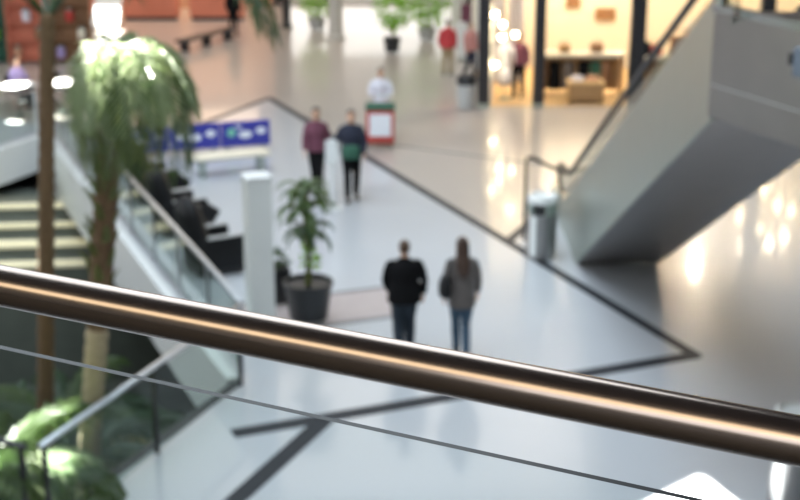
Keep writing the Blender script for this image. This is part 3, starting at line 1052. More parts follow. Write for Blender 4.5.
def person(label, loc_, heading, hgt, pose, top, legs, hair, hair_m, build=1.0, top_len=0.0, voxel=0.010, sleeve=1.0, shoe='shoe_black', group=None):
    """one continuous body; clothes and hair are its parts.  heading: degrees, 0 = walking away (+y)"""
    t = thing('person', label, 'person', loc_, -R(heading), group)
    s = hgt / 1.72
    p = POSES[pose]
    pz = p['pelvis'][2]
    k = build

    def S(q):
        return tuple(c * s for c in q)
    up = lambda z: z - .95 + pz
    body = MB()
    # torso, neck
    body.loft([(S((0, 0, up(.86))), .12 * s * k, .09 * s * k), (S((0, -.01, up(.95))), .165 * s * k, .115 * s * k), (S((0, 0, up(1.10))), .135 * s * k, .10 * s * k), (S((0, .01, up(1.27))), .16 * s * k, .115 * s * k),
               (S((0, 0, up(1.385))), .15 * s * k, .085 * s * k), (S((0, -.005, up(1.46))), .065 * s, .06 * s), (S((0, .01, up(1.54))), .052 * s, .055 * s)], 16)
    # head
    hc = (0, .025, up(1.615))
    body.loft([(S((0, .03, up(1.50))), .035 * s, .035 * s), (S((0, .04, up(1.525))), .055 * s, .065 * s), (S((0, .03, up(1.57))), .068 * s, .085 * s), (S((0, .022, up(1.62))), .075 * s, .095 * s),
               (S((0, .015, up(1.67))), .070 * s, .090 * s), (S((0, .01, up(1.70))), .050 * s, .065 * s), (S((0, .01, up(1.718))), .02 * s, .025 * s)], 16)
    body.loft([(S((0, .105, up(1.63))), .008 * s, .008 * s), (S((0, .125, up(1.595))), .014 * s, .014 * s), (S((0, .11, up(1.585))), .012 * s, .01 * s)], 8)
    for sx in (-1, 1):
        body.ball(S((sx * .078, .02, up(1.605))), .010 * s, .018 * s, .030 * s, 8)
    body.loft([(S((-.022, .105, up(1.558))), .007 * s, .007 * s), (S((.022, .105, up(1.558))), .007 * s, .007 * s)], 8)
    shirt = MB()
    tl = top_len
    shirt.loft([(S((0, 0, up(.90 - tl))), .192 * s * k, .148 * s * k), (S((0, -.008, up(.96 - tl * .5))), .190 * s * k, .146 * s * k), (S((0, 0, up(1.12))), .160 * s * k, .122 * s * k), (S((0, .005, up(1.28))), .182 * s * k, .132 * s * k),
                (S((0, 0, up(1.385))), .168 * s * k, .108 * s * k), (S((0, -.005, up(1.445))), .11 * s, .088 * s), (S((0, 0, up(1.49))), .066 * s, .066 * s)], 18)
    pants = MB()
    pants.loft([(S((0, 0, up(.84))), .13 * s * k, .10 * s * k), (S((0, -.012, up(.93))), .166 * s * k, .120 * s * k), (S((0, -.005, up(1.0))), .150 * s * k, .112 * s * k)], 16)
    for side in ('L', 'R'):
        sx = -1 if side == 'L' else 1
        hip = (sx * .085, 0, up(.90))
        kn, an, to = p[side + 'k'], p[side + 'a'], p[side + 't']
        sh = (sx * .165 * k, 0, up(1.405))
        el, wr = p[side + 'e'], p[side + 'w']
        el = (el[0] * (0.5 + 0.5 * k), el[1], el[2])
        # leg
        body.loft([(S(hip), .085 * s * k, .09 * s * k), (S(lerp3(hip, kn, .5)), .07 * s * k, .075 * s * k), (S(kn), .052 * s, .055 * s), (S(lerp3(kn, an, .3)), .052 * s, .056 * s), (S(an), .034 * s, .036 * s)], 12)
        body.loft([(S((an[0], an[1] - .035, max(.03, an[2] - .04))), .03 * s, .03 * s), (S(lerp3(an, to, .35)), .036 * s, .034 * s), (S(to), .032 * s, .022 * s)], 10)
        pants.loft([(S(hip), .098 * s * k, .105 * s * k), (S(lerp3(hip, kn, .5)), .086 * s * k, .092 * s * k), (S(kn), .066 * s * k, .07 * s * k), (S(lerp3(kn, an, .35)), .066 * s * k, .070 * s * k), (S(lerp3(kn, an, .98)), .054 * s * k, .058 * s * k)], 12)
        shoe_b = MB()
        shoe_b.loft([(S((an[0], an[1] - .065, max(.03, an[2] - .05))), .030 * s, .03 * s), (S((an[0], an[1] - .03, max(.045, an[2] - .035))), .042 * s, .05 * s), (S(lerp3(an, (to[0], to[1], to[2] + .01), .5)), .045 * s, .042 * s), (S((to[0], to[1] + .01, to[2])), .042 * s, .03 * s), (S((to[0], to[1] + .055, to[2] - .003)), .022 * s, .015 * s)], 12)
        shoe_b.build('shoe', shoe, t, True, remesh=max(voxel, .009))
        # arm
        body.loft([(S((sh[0] * .93, sh[1], sh[2] - .04)), .042 * s, .048 * s), (S(lerp3(sh, el, .5)), .046 * s, .05 * s), (S(el), .038 * s, .04 * s), (S(lerp3(el, wr, .3)), .038 * s, .04 * s), (S(wr), .024 * s, .028 * s)], 12)
        d = Vector(wr) - Vector(el)
        d.normalize()
        if pose in ('push', 'sit'):
            d = (d + Vector((0, .2, -.3))).normalized()
        palm_c = Vector(wr) + d * .05
        fwd = Vector((0, 1, 0))
        fwd = (fwd - d * fwd.dot(d)).normalized()
        inn = Vector((-sx, 0, 0))
        inn = (inn - d * inn.dot(d) - fwd * inn.dot(fwd)).normalized()
        body.loft([(S(wr), .022 * s, .028 * s), (S(palm_c), .018 * s, .042 * s), (S(Vector(wr) + d * .095), .016 * s, .042 * s)], 12)
        for fi, (off, ln) in enumerate(((.032, .072), (.011, .082), (-.011, .076), (-.032, .060))):
            b0 = Vector(wr) + d * .085 + fwd * off
            b1_ = b0 + d * ln * .5 + inn * ln * .10
            b2_ = b1_ + d * ln * .42 + inn * ln * .32
            body.tube([S(b0), S(b1_), S(b2_)], [.0098 * s, .0092 * s, .0075 * s], 8)
        th0 = Vector(wr) + d * .03 + fwd * .032
        th1 = th0 + d * .035 + fwd * .028 + inn * .012
        th2 = th1 + d * .035 + fwd * .006 + inn * .012
        body.tube([S(th0), S(th1), S(th2)], [.013 * s, .0115 * s, .009 * s], 8)
        e2 = lerp3(el, wr, .92)
        if sleeve >= 1:
            shirt.loft([(S(lerp3(sh, (0, 0, up(1.36)), .35)), .055 * s, .07 * s), (S((sh[0] * .97, sh[1], sh[2] - .03)), .056 * s, .068 * s), (S(lerp3(sh, el, .5)), .056 * s, .068 * s), (S(el), .054 * s, .058 * s), (S(lerp3(el, wr, .4)), .050 * s, .054 * s), (S(e2), .040 * s, .044 * s)], 12)
        else:
            shirt.loft([(S(lerp3(sh, (0, 0, up(1.38)), .3)), .07 * s, .075 * s), (S(sh), .068 * s, .072 * s), (S(lerp3(sh, el, .75)), .062 * s, .066 * s)], 12)
    body.build('body', 'skin', t, True, remesh=min(voxel, 0.010) if voxel < .012 else voxel, sm=2)
    shirt.build('jacket', top, t, True, remesh=max(voxel, .011), sm=4)
    pants.build('trousers', legs, t, True, remesh=max(voxel, .011), sm=4)
    for sx in (-1, 1):
        MB().ball(S((sx * .03, .108, up(1.625))), .010 * s, .006 * s, .007 * s, 8).build('eye', 'eye_dark', t, True)
    h = MB()
    if hair == 'short':
        h.loft([(S((0, -.045, up(1.555))), .045 * s, .03 * s), (S((0, -.03, up(1.59))), .072 * s, .075 * s), (S((0, -.01, up(1.64))), .083 * s, .092 * s), (S((0, 0, up(1.69))), .078 * s, .095 * s), (S((0, .005, up(1.725))), .055 * s, .07 * s), (S((0, .005, up(1.74))), .02 * s, .03 * s)], 16)
    elif hair == 'bob':
        h.loft([(S((0, -.05, up(1.50))), .07 * s, .04 * s), (S((0, -.04, up(1.56))), .088 * s, .07 * s), (S((0, -.02, up(1.64))), .092 * s, .095 * s), (S((0, 0, up(1.69))), .082 * s, .098 * s), (S((0, .005, up(1.725))), .055 * s, .07 * s), (S((0, .005, up(1.742))), .02 * s, .03 * s)], 16)
    else:
        h.loft([(S((.015, -.135, up(1.20))), .045 * s, .02 * s), (S((.01, -.135, up(1.29))), .082 * s, .035 * s), (S((0, -.115, up(1.40))), .095 * s, .045 * s), (S((0, -.07, up(1.50))), .092 * s, .055 * s), (S((0, -.035, up(1.58))), .092 * s, .08 * s), (S((0, -.012, up(1.65))), .090 * s, .098 * s), (S((0, 0, up(1.70))), .078 * s, .094 * s), (S((0, .005, up(1.735))), .045 * s, .06 * s), (S((0, .005, up(1.745))), .02 * s, .03 * s)], 18)
    h.build('hair', hair_m, t, True, remesh=max(voxel, .010), sm=3)
    return t


person('person in black jacket and dark jeans with short hair, walking away', (0.06, 17.5, 0), -6, 1.59, 'stroll', 'cloth_black', 'denim_dark', 'short', 'hair_short', 1.34, 0.10, .009)
person('person in grey coat and blue jeans with long dark hair, walking away', (0.83, 17.25, 0), -4, 1.71, 'walk', 'cloth_grey', 'denim_blue', 'long', 'hair_brown', 0.98, 0.14, .009)
# shoulder bag carried by the person in grey
bg = thing('shoulder_bag', 'black shoulder bag hanging at the hip of the person in grey coat', 'bag', (0.60, 17.10, 0.93), R(8))
bb = MB()
bb.loft([((0, 0, 0.0), .05, .09), ((0, 0, .04), .085, .155), ((0, 0, .16), .09, .17), ((0, 0, .27), .06, .13), ((0, 0, .30), .03, .10)], 18)
bb.build('body', 'black_leather', bg, True, remesh=.012)
MB().tube([(0.0, -.12, .26), (.03, -.10, .40), (.07, -.06, .50), (.09, .02, .53), (.08, .10, .48), (.04, .13, .38), (0, .12, .26)], .012, 8).build('strap', 'black_leather', bg, True)

person('person in dark navy with green top, facing the camera by white pole', (-0.93, 25.35, 0), 172, 1.76, 'stroll', 'cloth_navy', 'cloth_black', 'short', 'hair_dark', 1.08, 0.02, .014)
tag(MB().loft([((-0.93, 25.15, 0.86), .14, .05), ((-0.93, 25.15, 0.92), .17, .07), ((-0.93, 25.15, 1.08), .17, .07), ((-0.93, 25.15, 1.12), .14, .05)], 14).build('waist_bag', 'cloth_green', None, True),
    'dark green pouch worn in front by the person in navy', 'bag')
person('person in red and black top behind the potted plant', (-1.62, 25.75, 0), 176, 1.72, 'walk', 'cloth_plum', 'cloth_black', 'bob', 'hair_dark', 1.0, 0.03, .014)
person('person in white top pushing the red trolley', (-0.44, 30.75, 0), 180, 1.62, 'push', 'cloth_white', 'cloth_khaki', 'short', 'hair_dark', 1.12, 0.05, .016)
person('person in bright red top near the far bright entrance', (1.36, 38.8, 0), 10, 1.60, 'stand', 'cloth_red', 'cloth_khaki', 'short', 'hair_brown', 1.15, 0.04, .018)
person('person in pale pink top beside the person in red', (1.98, 38.2, 0), 150, 1.62, 'walk', 'cloth_pink', 'cloth_navy', 'bob', 'hair_brown', 1.0, 0.04, .018)
person('person in lilac top sitting at the sunlit cafe table', (-9.75, 34.3, 0), 120, 1.70, 'sit', 'cloth_lilac', 'cloth_black', 'short', 'hair_dark', 1.05, 0.0, .018)
person('person in dark red top and dark trousers inside the lit shop', (3.12, 35.5, 0.012), 200, 1.70, 'stand', 'cloth_plum', 'cloth_black', 'bob', 'hair_brown', 1.0, 0.03, .018)

# ------------------------------------------------------------------ red trolley in front of the person in white
t = thing('trolley', 'red goods trolley with green lid pushed by the person in white', 'trolley', (-0.44, 29.85, 0))
auto(MB().box(-0.31, 0.31, -0.28, 0.28, 0.14, 0.88, None, 0.02).build('body', 'red_paint', t))
MB().box(-0.24, 0.24, -0.292, -0.281, 0.30, 0.80, None, 0.003).build('front_panel', 'print_white', t)
auto(MB().box(-0.33, 0.33, -0.30, 0.30, 0.882, 0.96, None, 0.02).build('lid', 'cloth_green', t))
for x in (-0.24, 0.24):
    for y in (-0.2, 0.2):
        wv = MB()
        wv.tube([(x - 0.02, y, 0.07), (x + 0.02, y, 0.07)], 0.07, 14)
        auto(wv.build('wheel', 'black_rubber', t))
auto(MB().tube([(-0.22, 0.28, 0.85), (-0.22, 0.48, 1.06), (0.22, 0.48, 1.06), (0.22, 0.28, 0.85)], 0.018, 8).build('handle', 'steel', t))


# ------------------------------------------------------------------ lit shop behind the escalator
struct(MB().box(2.1, 14, 40.0, 40.2, 0, 5.2).build('wall_shop_back', 'cream'), 'cream back wall of the lit shop')
struct(MB().box(13.9, 14.1, 34.3, 40.0, 0, 5.2).build('wall_shop_right', 'cream'))
struct(MB().box(2.25, 2.4, 34.9, 40.0, 0, 5.2).build('wall_shop_left', 'wall_white'))
struct(MB().box(1.95, 14.1, 34.0, 40.2, 5.2, 5.5).build('ceiling_shop', 'wall_white'))
struct(MB().box(1.95, 14.1, 33.9, 34.1, 4.75, 5.5).build('trim_20', 'wall_dark'), 'dark sign band over the shop front')
struct(MB().box(2.2, 13.9, 34.4, 39.99, 0.0, 0.012).build('floor_shop', 'wood_pale'), 'warm wooden floor of the lit shop')
for lab, x, w_ in (('dark square shop pillar beside the grey waste bin', 2.12, 0.30), ('dark square shop pillar right of the shop entrance', 3.52, 0.28),
                   ('dark square shop pillar close to the escalator handrail', 5.98, 0.38), ('dark square shop pillar hidden behind the escalator', 9.2, 0.35)):
    t = thing('shop_pillar', lab, 'pillar', (x, 34.25, 0), 0, 'dark pillars of the shop front')
    MB().box(-w_ / 2, w_ / 2, -0.14, 0.14, 0.0, 5.2, None, 0.01).build('shaft', 'dark_metal', t)
    MB().box(-w_ / 2 - 0.02, w_ / 2 + 0.02, -0.16, 0.16, 0.0, 0.12, None, 0.01).build('foot', 'steel', t)


def display_shelf(label, x0, x1, y, z):
    t = thing('display_counter', label, 'counter', ((x0 + x1) / 2, y, 0.012), 0, 'display counters in the shop')
    L_ = (x1 - x0) / 2
    MB().box(-L_, L_, -0.25, 0.25, z - 0.09, z, None, 0.01).build('top', 'cream', t)
    for x in (-L_ + 0.06, L_ - 0.06):
        MB().box(x - 0.03, x + 0.03, -0.2, 0.2, 0, z - 0.09, None, 0.005).build('leg', 'wood', t)
    MB().box(-L_ + 0.1, L_ - 0.1, 0.18, 0.22, 0.1, z - 0.12).build('back_panel', 'wood', t)
    auto(MB().tube([(-L_ + 0.09, 0, z - 0.16), (L_ - 0.09, 0, z - 0.16)], 0.015, 8).build('hanging_bar', 'steel', t))
    return t


display_shelf('cream display counter with garments hanging below, between the two right pillars', 3.75, 5.95, 35.9, 1.13)
display_shelf('cream display counter with red and brown bags, right of the thick pillar', 6.35, 8.3, 35.6, 1.10)


def garment(label, x, y, z, ln, m, wd=0.34):
    t = thing('garment', label, 'clothing', (x, y, z), 0, 'garments hanging in the shop')
    auto(MB().tube([(0, 0, 0.005), (0.02, 0, 0.02), (0.0, 0, 0.035), (-0.02, 0, 0.02), (-0.01, 0, -0.03)], 0.004, 6).build('hanger', 'steel', t))
    b = MB()
    b.loft([((0, 0, -0.03), .04, .03), ((0, 0, -0.08), wd * .48, .05), ((0, 0, -0.25), wd * .42, .06), ((0, 0, -ln * .7), wd * .46, .07), ((0, 0, -ln), wd * .52, .075)], 14)
    auto(b.build('cloth', m, t), 60)


cl = [('black dress hanging leftmost under the middle shop counter', 4.12, 'cloth_black', .8), ('dark grey coat hanging second under the middle shop counter', 4.48, 'cloth_grey', .75),
      ('black coat hanging third under the middle shop counter', 4.88, 'cloth_black', .7), ('green-grey jacket hanging fourth under the middle shop counter', 5.2, 'cloth_green', .62),
      ('brown jacket hanging rightmost under the middle shop counter', 5.48, 'brown_box', .6)]
for lab, x, m_, ln in cl:
    garment(lab, x, 35.9, 0.95, ln, m_)
for lab, x, m_ in (('brown garment hanging under the counter right of the thick pillar', 6.75, 'brown_box'), ('plum garment hanging beside the brown one near the escalator', 7.25, 'cloth_plum')):
    garment(lab, x, 35.6, 0.92, 0.6, m_)


def goods_box(label, x, y, z, a, b_, c, m, cat='bag'):
    t = thing('handbag', label, cat, (x, y, z), 0, 'goods on the shop counters')
    auto(MB().box(-a / 2, a / 2, -b_ / 2, b_ / 2, 0, c, None, min(a, c) * 0.12).build('body', m, t))
    auto(MB().tube([(-a * .3, 0, c * .95), (-a * .22, 0, c * 1.35), (a * .22, 0, c * 1.35), (a * .3, 0, c * .95)], 0.012, 6).build('handle', 'brown_box', t))


goods_box('brown bag standing on the middle shop counter', 5.2, 35.9, 1.143, .34, .18, .24, 'brown_box')
goods_box('tan bag standing leftmost on the middle shop counter', 4.35, 35.9, 1.143, .28, .16, .22, 'wood')
goods_box('red bag standing on the counter right of the thick pillar', 6.72, 35.6, 1.113, .32, .18, .28, 'red_paint')
goods_box('large brown bag on the counter close to the escalator', 7.35, 35.6, 1.113, .55, .22, .5, 'brown_box')
goods_box('dark bag on the counter beside the thick shop pillar', 6.45, 35.6, 1.113, .2, .16, .36, 'black_leather')
for lab, x, z, a, c in (('small brown framed picture high on the shop back wall', 5.05, 1.78, .42, .38), ('wide brown framed picture low on the shop back wall', 6.0, 1.42, .6, .36)):
    t = thing('framed_picture', lab, 'picture', (x, 39.96, z), 0, 'pictures on the shop wall')
    MB().box(-a / 2, a / 2, -0.03, 0.03, 0, c, None, 0.01).build('frame', 'wood', t)
    MB().box(-a / 2 + 0.05, a / 2 - 0.05, -0.036, -0.031, 0.05, c - 0.05).build('print', 'brown_box', t)
# wooden cube table with folded clothes at the shop front
for lab, x, y, wd, h_ in (('pale wooden display table at the shop front between the pillars', 4.8, 34.95, .95, .55), ('pale wooden low display table beside the escalator', 6.9, 34.75, .8, .42)):
    t = thing('display_table', lab, 'table', (x, y, 0.012), 0, 'wooden display tables')
    MB().box(-wd / 2, wd / 2, -0.3, 0.3, h_ - 0.06, h_, None, 0.008).build('top', 'wood_pale', t)
    MB().box(-wd / 2 + .03, wd / 2 - .03, -0.28, 0.28, 0.08, h_ - 0.061).build('box', 'wood', t)
    for xx in (-wd / 2 + .08, wd / 2 - .08):
        MB().box(xx - .04, xx + .04, -0.25, 0.25, 0, 0.08).build('leg', 'wood', t)
for lab, x, y, z, m_ in (('stack of folded white cloth on the wooden table between the pillars', 4.6, 34.95, .562, 'cloth_white'), ('stack of folded orange cloth on the wooden table between the pillars', 5.0, 34.95, .562, 'orange_paint'),
                         ('stack of folded khaki cloth on the low table beside the escalator', 6.9, 34.75, .432, 'cloth_khaki')):
    t = thing('folded_clothes', lab, 'clothing', (x, y, z), 0, 'folded clothes in the shop')
    for k in range(4):
        auto(MB().box(-.15 + .01 * (k % 2), .15, -.12, .12 - .01 * (k % 3), k * .03, k * .03 + .028, None, .01).build('folded_piece', m_, t))


# mannequins and hanging white drapes in the left shop window
def mannequin(label, x, y, m_top, m_bot, rz_):
    t = thing('mannequin', label, 'mannequin', (x, y, 0.012), rz_, 'mannequins in the shop window')
    auto(MB().lathe([(0.17, 0), (0.17, 0.02), (0.02, 0.03), (0.02, 0.4)], (0, 0, 0), 20).build('stand', 'steel', t))
    MB().loft([((0, 0, .78), .16, .11), ((0, 0, .95), .15, .11), ((0, 0, 1.1), .12, .09), ((0, 0, 1.3), .17, .11), ((0, 0, 1.42), .16, .08), ((0, 0, 1.47), .05, .05), ((0, 0, 1.55), .045, .045)], 16).build('torso', m_top, t, True)
    MB().loft([((0, 0, 1.52), .04, .04), ((0, .02, 1.58), .07, .085), ((0, .02, 1.66), .075, .095), ((0, .01, 1.73), .045, .06)], 14).build('head', 'white_gloss', t, True)
    MB().loft([((0, 0, .38), .20, .15), ((0, 0, .6), .18, .14), ((0, 0, .82), .155, .12)], 16).build('skirt', m_bot, t, True)
    for s_ in (-1, 1):
        MB().tube([(s_ * .17, 0, 1.4), (s_ * .23, -.02, 1.12), (s_ * .24, .06, .9)], [.05, .04, .03], 10).build('arm', m_top, t, True)


mannequin('mannequin in white dress in the left shop window', 2.75, 35.3, 'cloth_white', 'cloth_white', 0.1)
mannequin('mannequin in orange top between the thick pillar and the escalator', 7.9, 37.2, 'orange_paint', 'cloth_khaki', -0.3)
for lab, x in (('white fabric drape hanging at the left end of the shop window', 2.66), ('white fabric drape hanging behind the mannequins', 3.2)):
    t = thing('drape', lab, 'drape', (x, 37.6, 0.012), 0, 'white drapes in the shop window')
    vs, fs = [], []
    N = 24
    for i in range(N + 1):
        xx = -0.22 + 0.44 * i / N
        yy = 0.03 * math.sin(i * 1.6)
        vs += [(xx, yy, 0.03), (xx, yy, 3.2), (xx, yy + 0.008, 0.03), (xx, yy + 0.008, 3.2)]
    for i in range(N):
        a = 4 * i
        fs += [(a, a + 4, a + 5, a + 1), (a + 2, a + 3, a + 7, a + 6)]
    MB().add(vs, fs).build('cloth', 'cloth_white', t, True)
    auto(MB().tube([(-0.26, 0, 3.2), (0.26, 0, 3.2)], 0.02, 8).build('rod', 'steel', t))
    for xx in (-0.24, 0.24):
        MB().tube([(xx, 0, 3.2), (xx, 0, 5.188)], 0.008, 6).build('wire', 'steel', t)


# small warm lamps of the shop: pendants in the window, spots in the ceiling; they mirror in the floor
def pendant(label, x, y, z, r=0.07):
    t = thing('pendant_lamp', label, 'lamp', (x, y, z), 0, 'pendant lamps in the shop window')
    MB().ball((0, 0, 0), r, r, r, 12).build('bulb', 'lamp_warm', t, True)
    auto(MB().lathe([(r * .5, r * .8), (r * .5, r * 1.6), (0.015, r * 1.8)], (0, 0, 0), 12).build('socket', 'dark_metal', t))
    MB().tube([(0, 0, r * 1.7), (0, 0, 5.2 - z)], 0.008, 6).build('cable', 'dark_metal', t)


PN = ['third lowest, at the right of the cluster', 'second lowest of the cluster', 'fourth lowest of the cluster', 'second highest of the cluster', 'highest of the cluster', 'lowest of the cluster']
for i, (x, y, z) in enumerate([(2.94, 34.7, 1.79), (2.6, 34.7, 1.72), (2.61, 34.7, 2.05), (2.42, 34.7, 2.3), (2.92, 34.7, 2.86), (2.44, 34.75, 1.01)]):
    pendant('small glowing pendant lamp at the shop entrance, ' + PN[i], x, y, z)
for x, y, z in [(10.12, 39, 4.29), (10.72, 39, 4.64), (10.79, 39, 3.43), (11.23, 39, 3.92), (11.66, 39, 4.1)]:
    pendant('small glowing pendant lamp deep in the shop behind the escalator', x, y, z, 0.09)
for i, (x, y) in enumerate([(4.2, 38.4), (5.2, 37.4), (6.4, 37.5), (8.3, 36.4), (11.64, 39.4), (10.97, 38.62), (10.07, 38.32)]):
    t = thing('ceiling_spot', 'small round ceiling spot in the lit shop', 'lamp', (x, y, 5.19), 0, 'ceiling spots in the shop')
    auto(MB().lathe([(0.12, 0.0), (0.13, -0.03), (0.10, -0.06), (0.085, -0.03)], (0, 0, 0), 18).build('housing', 'dark_metal', t))
    MB().lathe([(0.085, -0.045), (0.005, -0.048)], (0, 0, 0), 18).build('lamp_glass', 'lamp_warm', t)
    pl = bpy.data.lights.new('spot_light', 'POINT')
    pl.energy = 300 if x < 9 else 22
    pl.color = WARM
    pl.shadow_soft_size = 0.085
    po_ = bpy.data.objects.new('spot_light', pl)
    COL.objects.link(po_)
    po_.parent = t
    po_.location = (0, 0, -0.17)

# ------------------------------------------------------------------ cafe beyond the far side of the opening
def cafe_table(label, x, y, r=0.45):
    t = thing('cafe_table', label, 'table', (x, y, 0), 0, 'white cafe tables')
    auto(MB().lathe([(0.02, 0.70), (r, 0.71), (r, 0.745), (r - 0.02, 0.75), (0.02, 0.75)], (0, 0, 0), 28).build('top', 'table_white', t))
    MB().tube([(0, 0, 0.02), (0, 0, 0.71)], 0.035, 10).build('column', 'steel', t)
    auto(MB().lathe([(0.24, 0.0), (0.24, 0.015), (0.05, 0.03)], (0, 0, 0), 20).build('foot', 'steel', t))


cafe_table('white round cafe table in bright sun behind the tall palm trunk', -8.35, 33.75)
cafe_table('white round cafe table in bright sun right of the other one', -7.3, 34.15)
cafe_table('white round cafe table at the left edge in sun', -9.45, 33.35)


def cafe_chair(label, x, y, rz_):
    t = thing('cafe_chair', label, 'chair', (x, y, 0), rz_, 'dark cafe chairs')
    auto(MB().box(-.22, .22, -.22, .22, .43, .47, None, .012).build('seat', 'black_leather', t))
    auto(MB().box(-.21, .21, -.24, -.205, .55, .86, None, .012).build('backrest', 'black_leather', t))
    for sx in (-1, 1):
        MB().tube([(sx * .2, .2, 0), (sx * .19, .19, .44)], .014, 6).build('leg', 'dark_metal', t)
        MB().tube([(sx * .2, -.24, 0), (sx * .19, -.215, .44), (sx * .19, -.22, .86)], .014, 6).build('leg', 'dark_metal', t)


for lab, x, y, a in (('dark cafe chair right in front of the rightmost white table', -7.55, 33.2, 0), ('dark cafe chair left of the middle white table', -8.75, 34.35, 3.9),
                     ('dark cafe chair under the person in lilac', -9.72, 34.28, R(-120)), ('dark cafe chair in front of the left white table', -9.1, 32.75, 0.4), ('dark cafe chair behind the rightmost white table', -7.4, 34.7, 3.0)):
    cafe_chair(lab, x, y, a)

# ------------------------------------------------------------------ far end: shops, pillars, entrance
struct(MB().box(-4.6, 2.6, 54.6, 54.8, 0, 4.5).build('wall_entrance', 'wall_white'), 'bright white wall of the far entrance')
for lab, x, y, r_, m_ in (('slim dark round column left of the bright entrance', -4.0, 48.2, 0.15, 'dark_metal'), ('pale round pillar in front of the bright entrance', -2.15, 45.6, 0.24, 'wall_pale'),
                          ('white square column right of the bright entrance bushes', 1.95, 46.5, 0.22, 'wall_white')):
    t = thing('column', lab, 'column', (x, y, 0))
    auto(MB().lathe([(r_ * 1.3, 0), (r_ * 1.3, .12), (r_, .16), (r_, 4.5), (r_ * 1.25, 4.6), (r_ * 1.25, 4.8)], (0, 0, 0), 24).build('shaft', m_, t))
struct(MB().box(-30, 18, 50.5, 55.9, 4.8, 5.3).build('floor_gallery_far', 'wall_white'))
# white box stand between the people at the far end
t = thing('display_stand', 'white display stand behind the person in red', 'stand', (2.2, 41.5, 0))
MB().box(-0.45, 0.45, -0.3, 0.3, 0.1, 1.15, None, 0.02).build('body', 'white_gloss', t)
MB().box(-0.4, 0.4, -0.25, 0.25, 0.0, 0.1).build('plinth', 'steel', t)
MB().box(-0.35, 0.35, -0.04, 0.04, 1.151, 1.7, None, 0.01).build('back_panel', 'cloth_plum', t)
# red shop at the far left
struct(MB().box(-18, -5.0, 53.5, 53.7, 0, 4.2).build('wall_red_shop', 'orange_paint'), 'orange back wall of the far red shop')
struct(MB().box(-18, -4.9, 50.0, 53.7, 4.2, 4.6).build('ceiling_red_shop', 'wall_white'))
for k in range(5):
    x = -16.5 + 2.45 * k
    t = thing('red_counter', ['red shop counter farthest left', 'red shop counter second from the left', 'coral shop counter in the middle of the red shop', 'coral shop counter left of the end one', 'coral shop counter at the right end of the red shop'][k], 'counter', (x, 50.4, 0), 0, 'counters of the red shop')
    MB().box(-1.0, 1.0, -0.3, 0.3, 0.12, 1.0, None, 0.02).build('body', 'red_paint' if k < 2 else 'coral_paint', t)
    MB().box(-1.05, 1.05, -0.35, 0.35, 1.001, 1.06, None, 0.01).build('top', 'wood' if k % 2 else 'white_paint', t)
    MB().box(-0.95, 0.95, -0.25, 0.25, 0.0, 0.12).build('plinth', 'dark_metal', t)
person('person in black standing before the coral shop counter', (-5.65, 46.3, 0), 20, 1.66, 'stand', 'cloth_black', 'cloth_black', 'bob', 'hair_dark', 1.0, 0.03, .02)
t = thing('dark_bench', 'long dark bench in front of the coral shop counters', 'bench', (-6.3, 44.3, 0), math.atan2(2.9, 1.31))
auto(MB().box(-1.6, 1.6, -0.18, 0.18, 0.30, 0.40, None, 0.02).build('seat', 'dark_metal', t))
for x in (-1.3, 0, 1.3):
    MB().box(x - .05, x + .05, -.15, .15, 0, .3).build('leg', 'dark_metal', t)
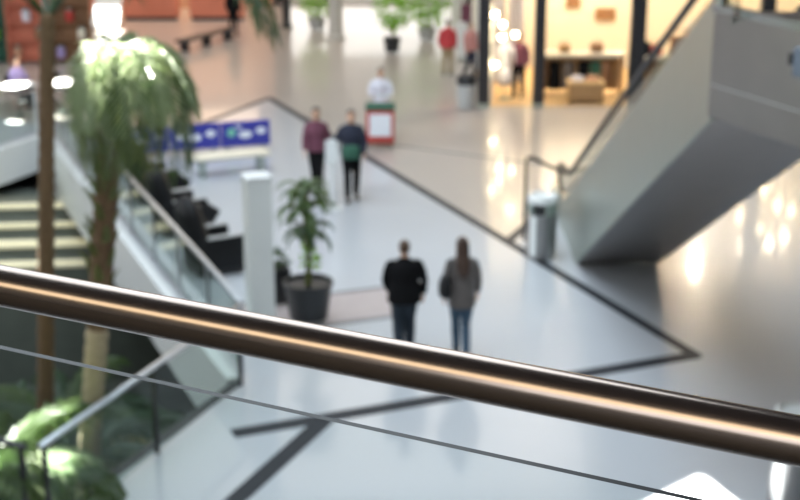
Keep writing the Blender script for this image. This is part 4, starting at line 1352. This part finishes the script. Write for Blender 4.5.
# upright brown and green shop shelves behind the cafe
for k, (x, m_) in enumerate([(-13.8, 'brown_box'), (-12.5, 'cloth_green'), (-11.2, 'coral_paint'), (-9.9, 'brown_box')]):
    t = thing('shelf_unit', ['brown shelf unit farthest left behind the cafe', 'dark green shelf unit behind the cafe', 'coral shelf unit behind the cafe', 'brown shelf unit rightmost behind the cafe'][k], 'shelf', (x, 41.0, 0), 0.1, 'shelf units behind the cafe')
    MB().box(-.6, .6, .12, .2, 0, 2.3, None, .01).build('back', m_, t)
    for s_ in (-1, 1):
        MB().box(min(s_ * .6, s_ * .56), max(s_ * .6, s_ * .56), -.2, .12, 0, 2.3).build('side', m_, t)
    for z in (.1, .65, 1.2, 1.75, 2.25):
        MB().box(-.56, .56, -.2, .12, z, z + .04).build('shelf', m_, t)

for i, m_ in enumerate(['red_paint', 'cream', 'leaf_fresh', 'orange_paint', 'cloth_white', 'brown_box', 'cloth_lilac', 'red_paint', 'cream']):
    k = i // 3
    x = (-12.5, -11.2, -9.9)[k] + (-0.33, 0.0, 0.33)[i % 3]
    y = 41.0 + (0.1 * (-0.33, 0.0, 0.33)[i % 3])
    z = (0.14, 0.69, 1.24)[(i * 2) % 3]
    nm = ('dark green', 'coral', 'rightmost brown')[k]
    pos = ('left', 'middle', 'right')[i % 3]
    t = thing('storage_jar', 'small %s jar at the %s of the %s shelf unit' % ({'red_paint': 'red', 'cream': 'cream', 'leaf_fresh': 'green', 'orange_paint': 'orange', 'cloth_white': 'white', 'brown_box': 'brown', 'cloth_lilac': 'lilac'}[m_], pos, nm), 'jar', (x, y - 0.03, z), 0, 'jars on the shelf units')
    auto(MB().lathe([(0.11, 0), (0.13, 0.03), (0.13, 0.30), (0.09, 0.34)], (0, 0, 0), 18).build('body', m_, t))
    auto(MB().lathe([(0.095, 0.341), (0.095, 0.39), (0.02, 0.40)], (0, 0, 0), 18).build('lid', 'steel', t))
t = thing('sun_catch_panel', 'white slanted panel added to catch bright sun at the far left', 'board', (-10.3, 48.0, 0))  # made-up panel, tilted to the sun to give an overexposed white patch
MB().box(-.48, .48, -.03, .03, 0.02, 1.5, Matrix.Translation((0, -0.45, 0.10)) @ Matrix.Rotation(R(-48), 4, 'X'), .01).build('panel', 'white_gloss', t)
for x in (-.4, .4):
    MB().tube([(x, 0.35, 0.1), (x, 0.35, 0.75)], .02, 8).build('prop', 'steel', t)
for x in (-.4, .4):
    MB().box(x - .03, x + .03, -.5, .45, 0, .12).build('foot', 'steel', t)
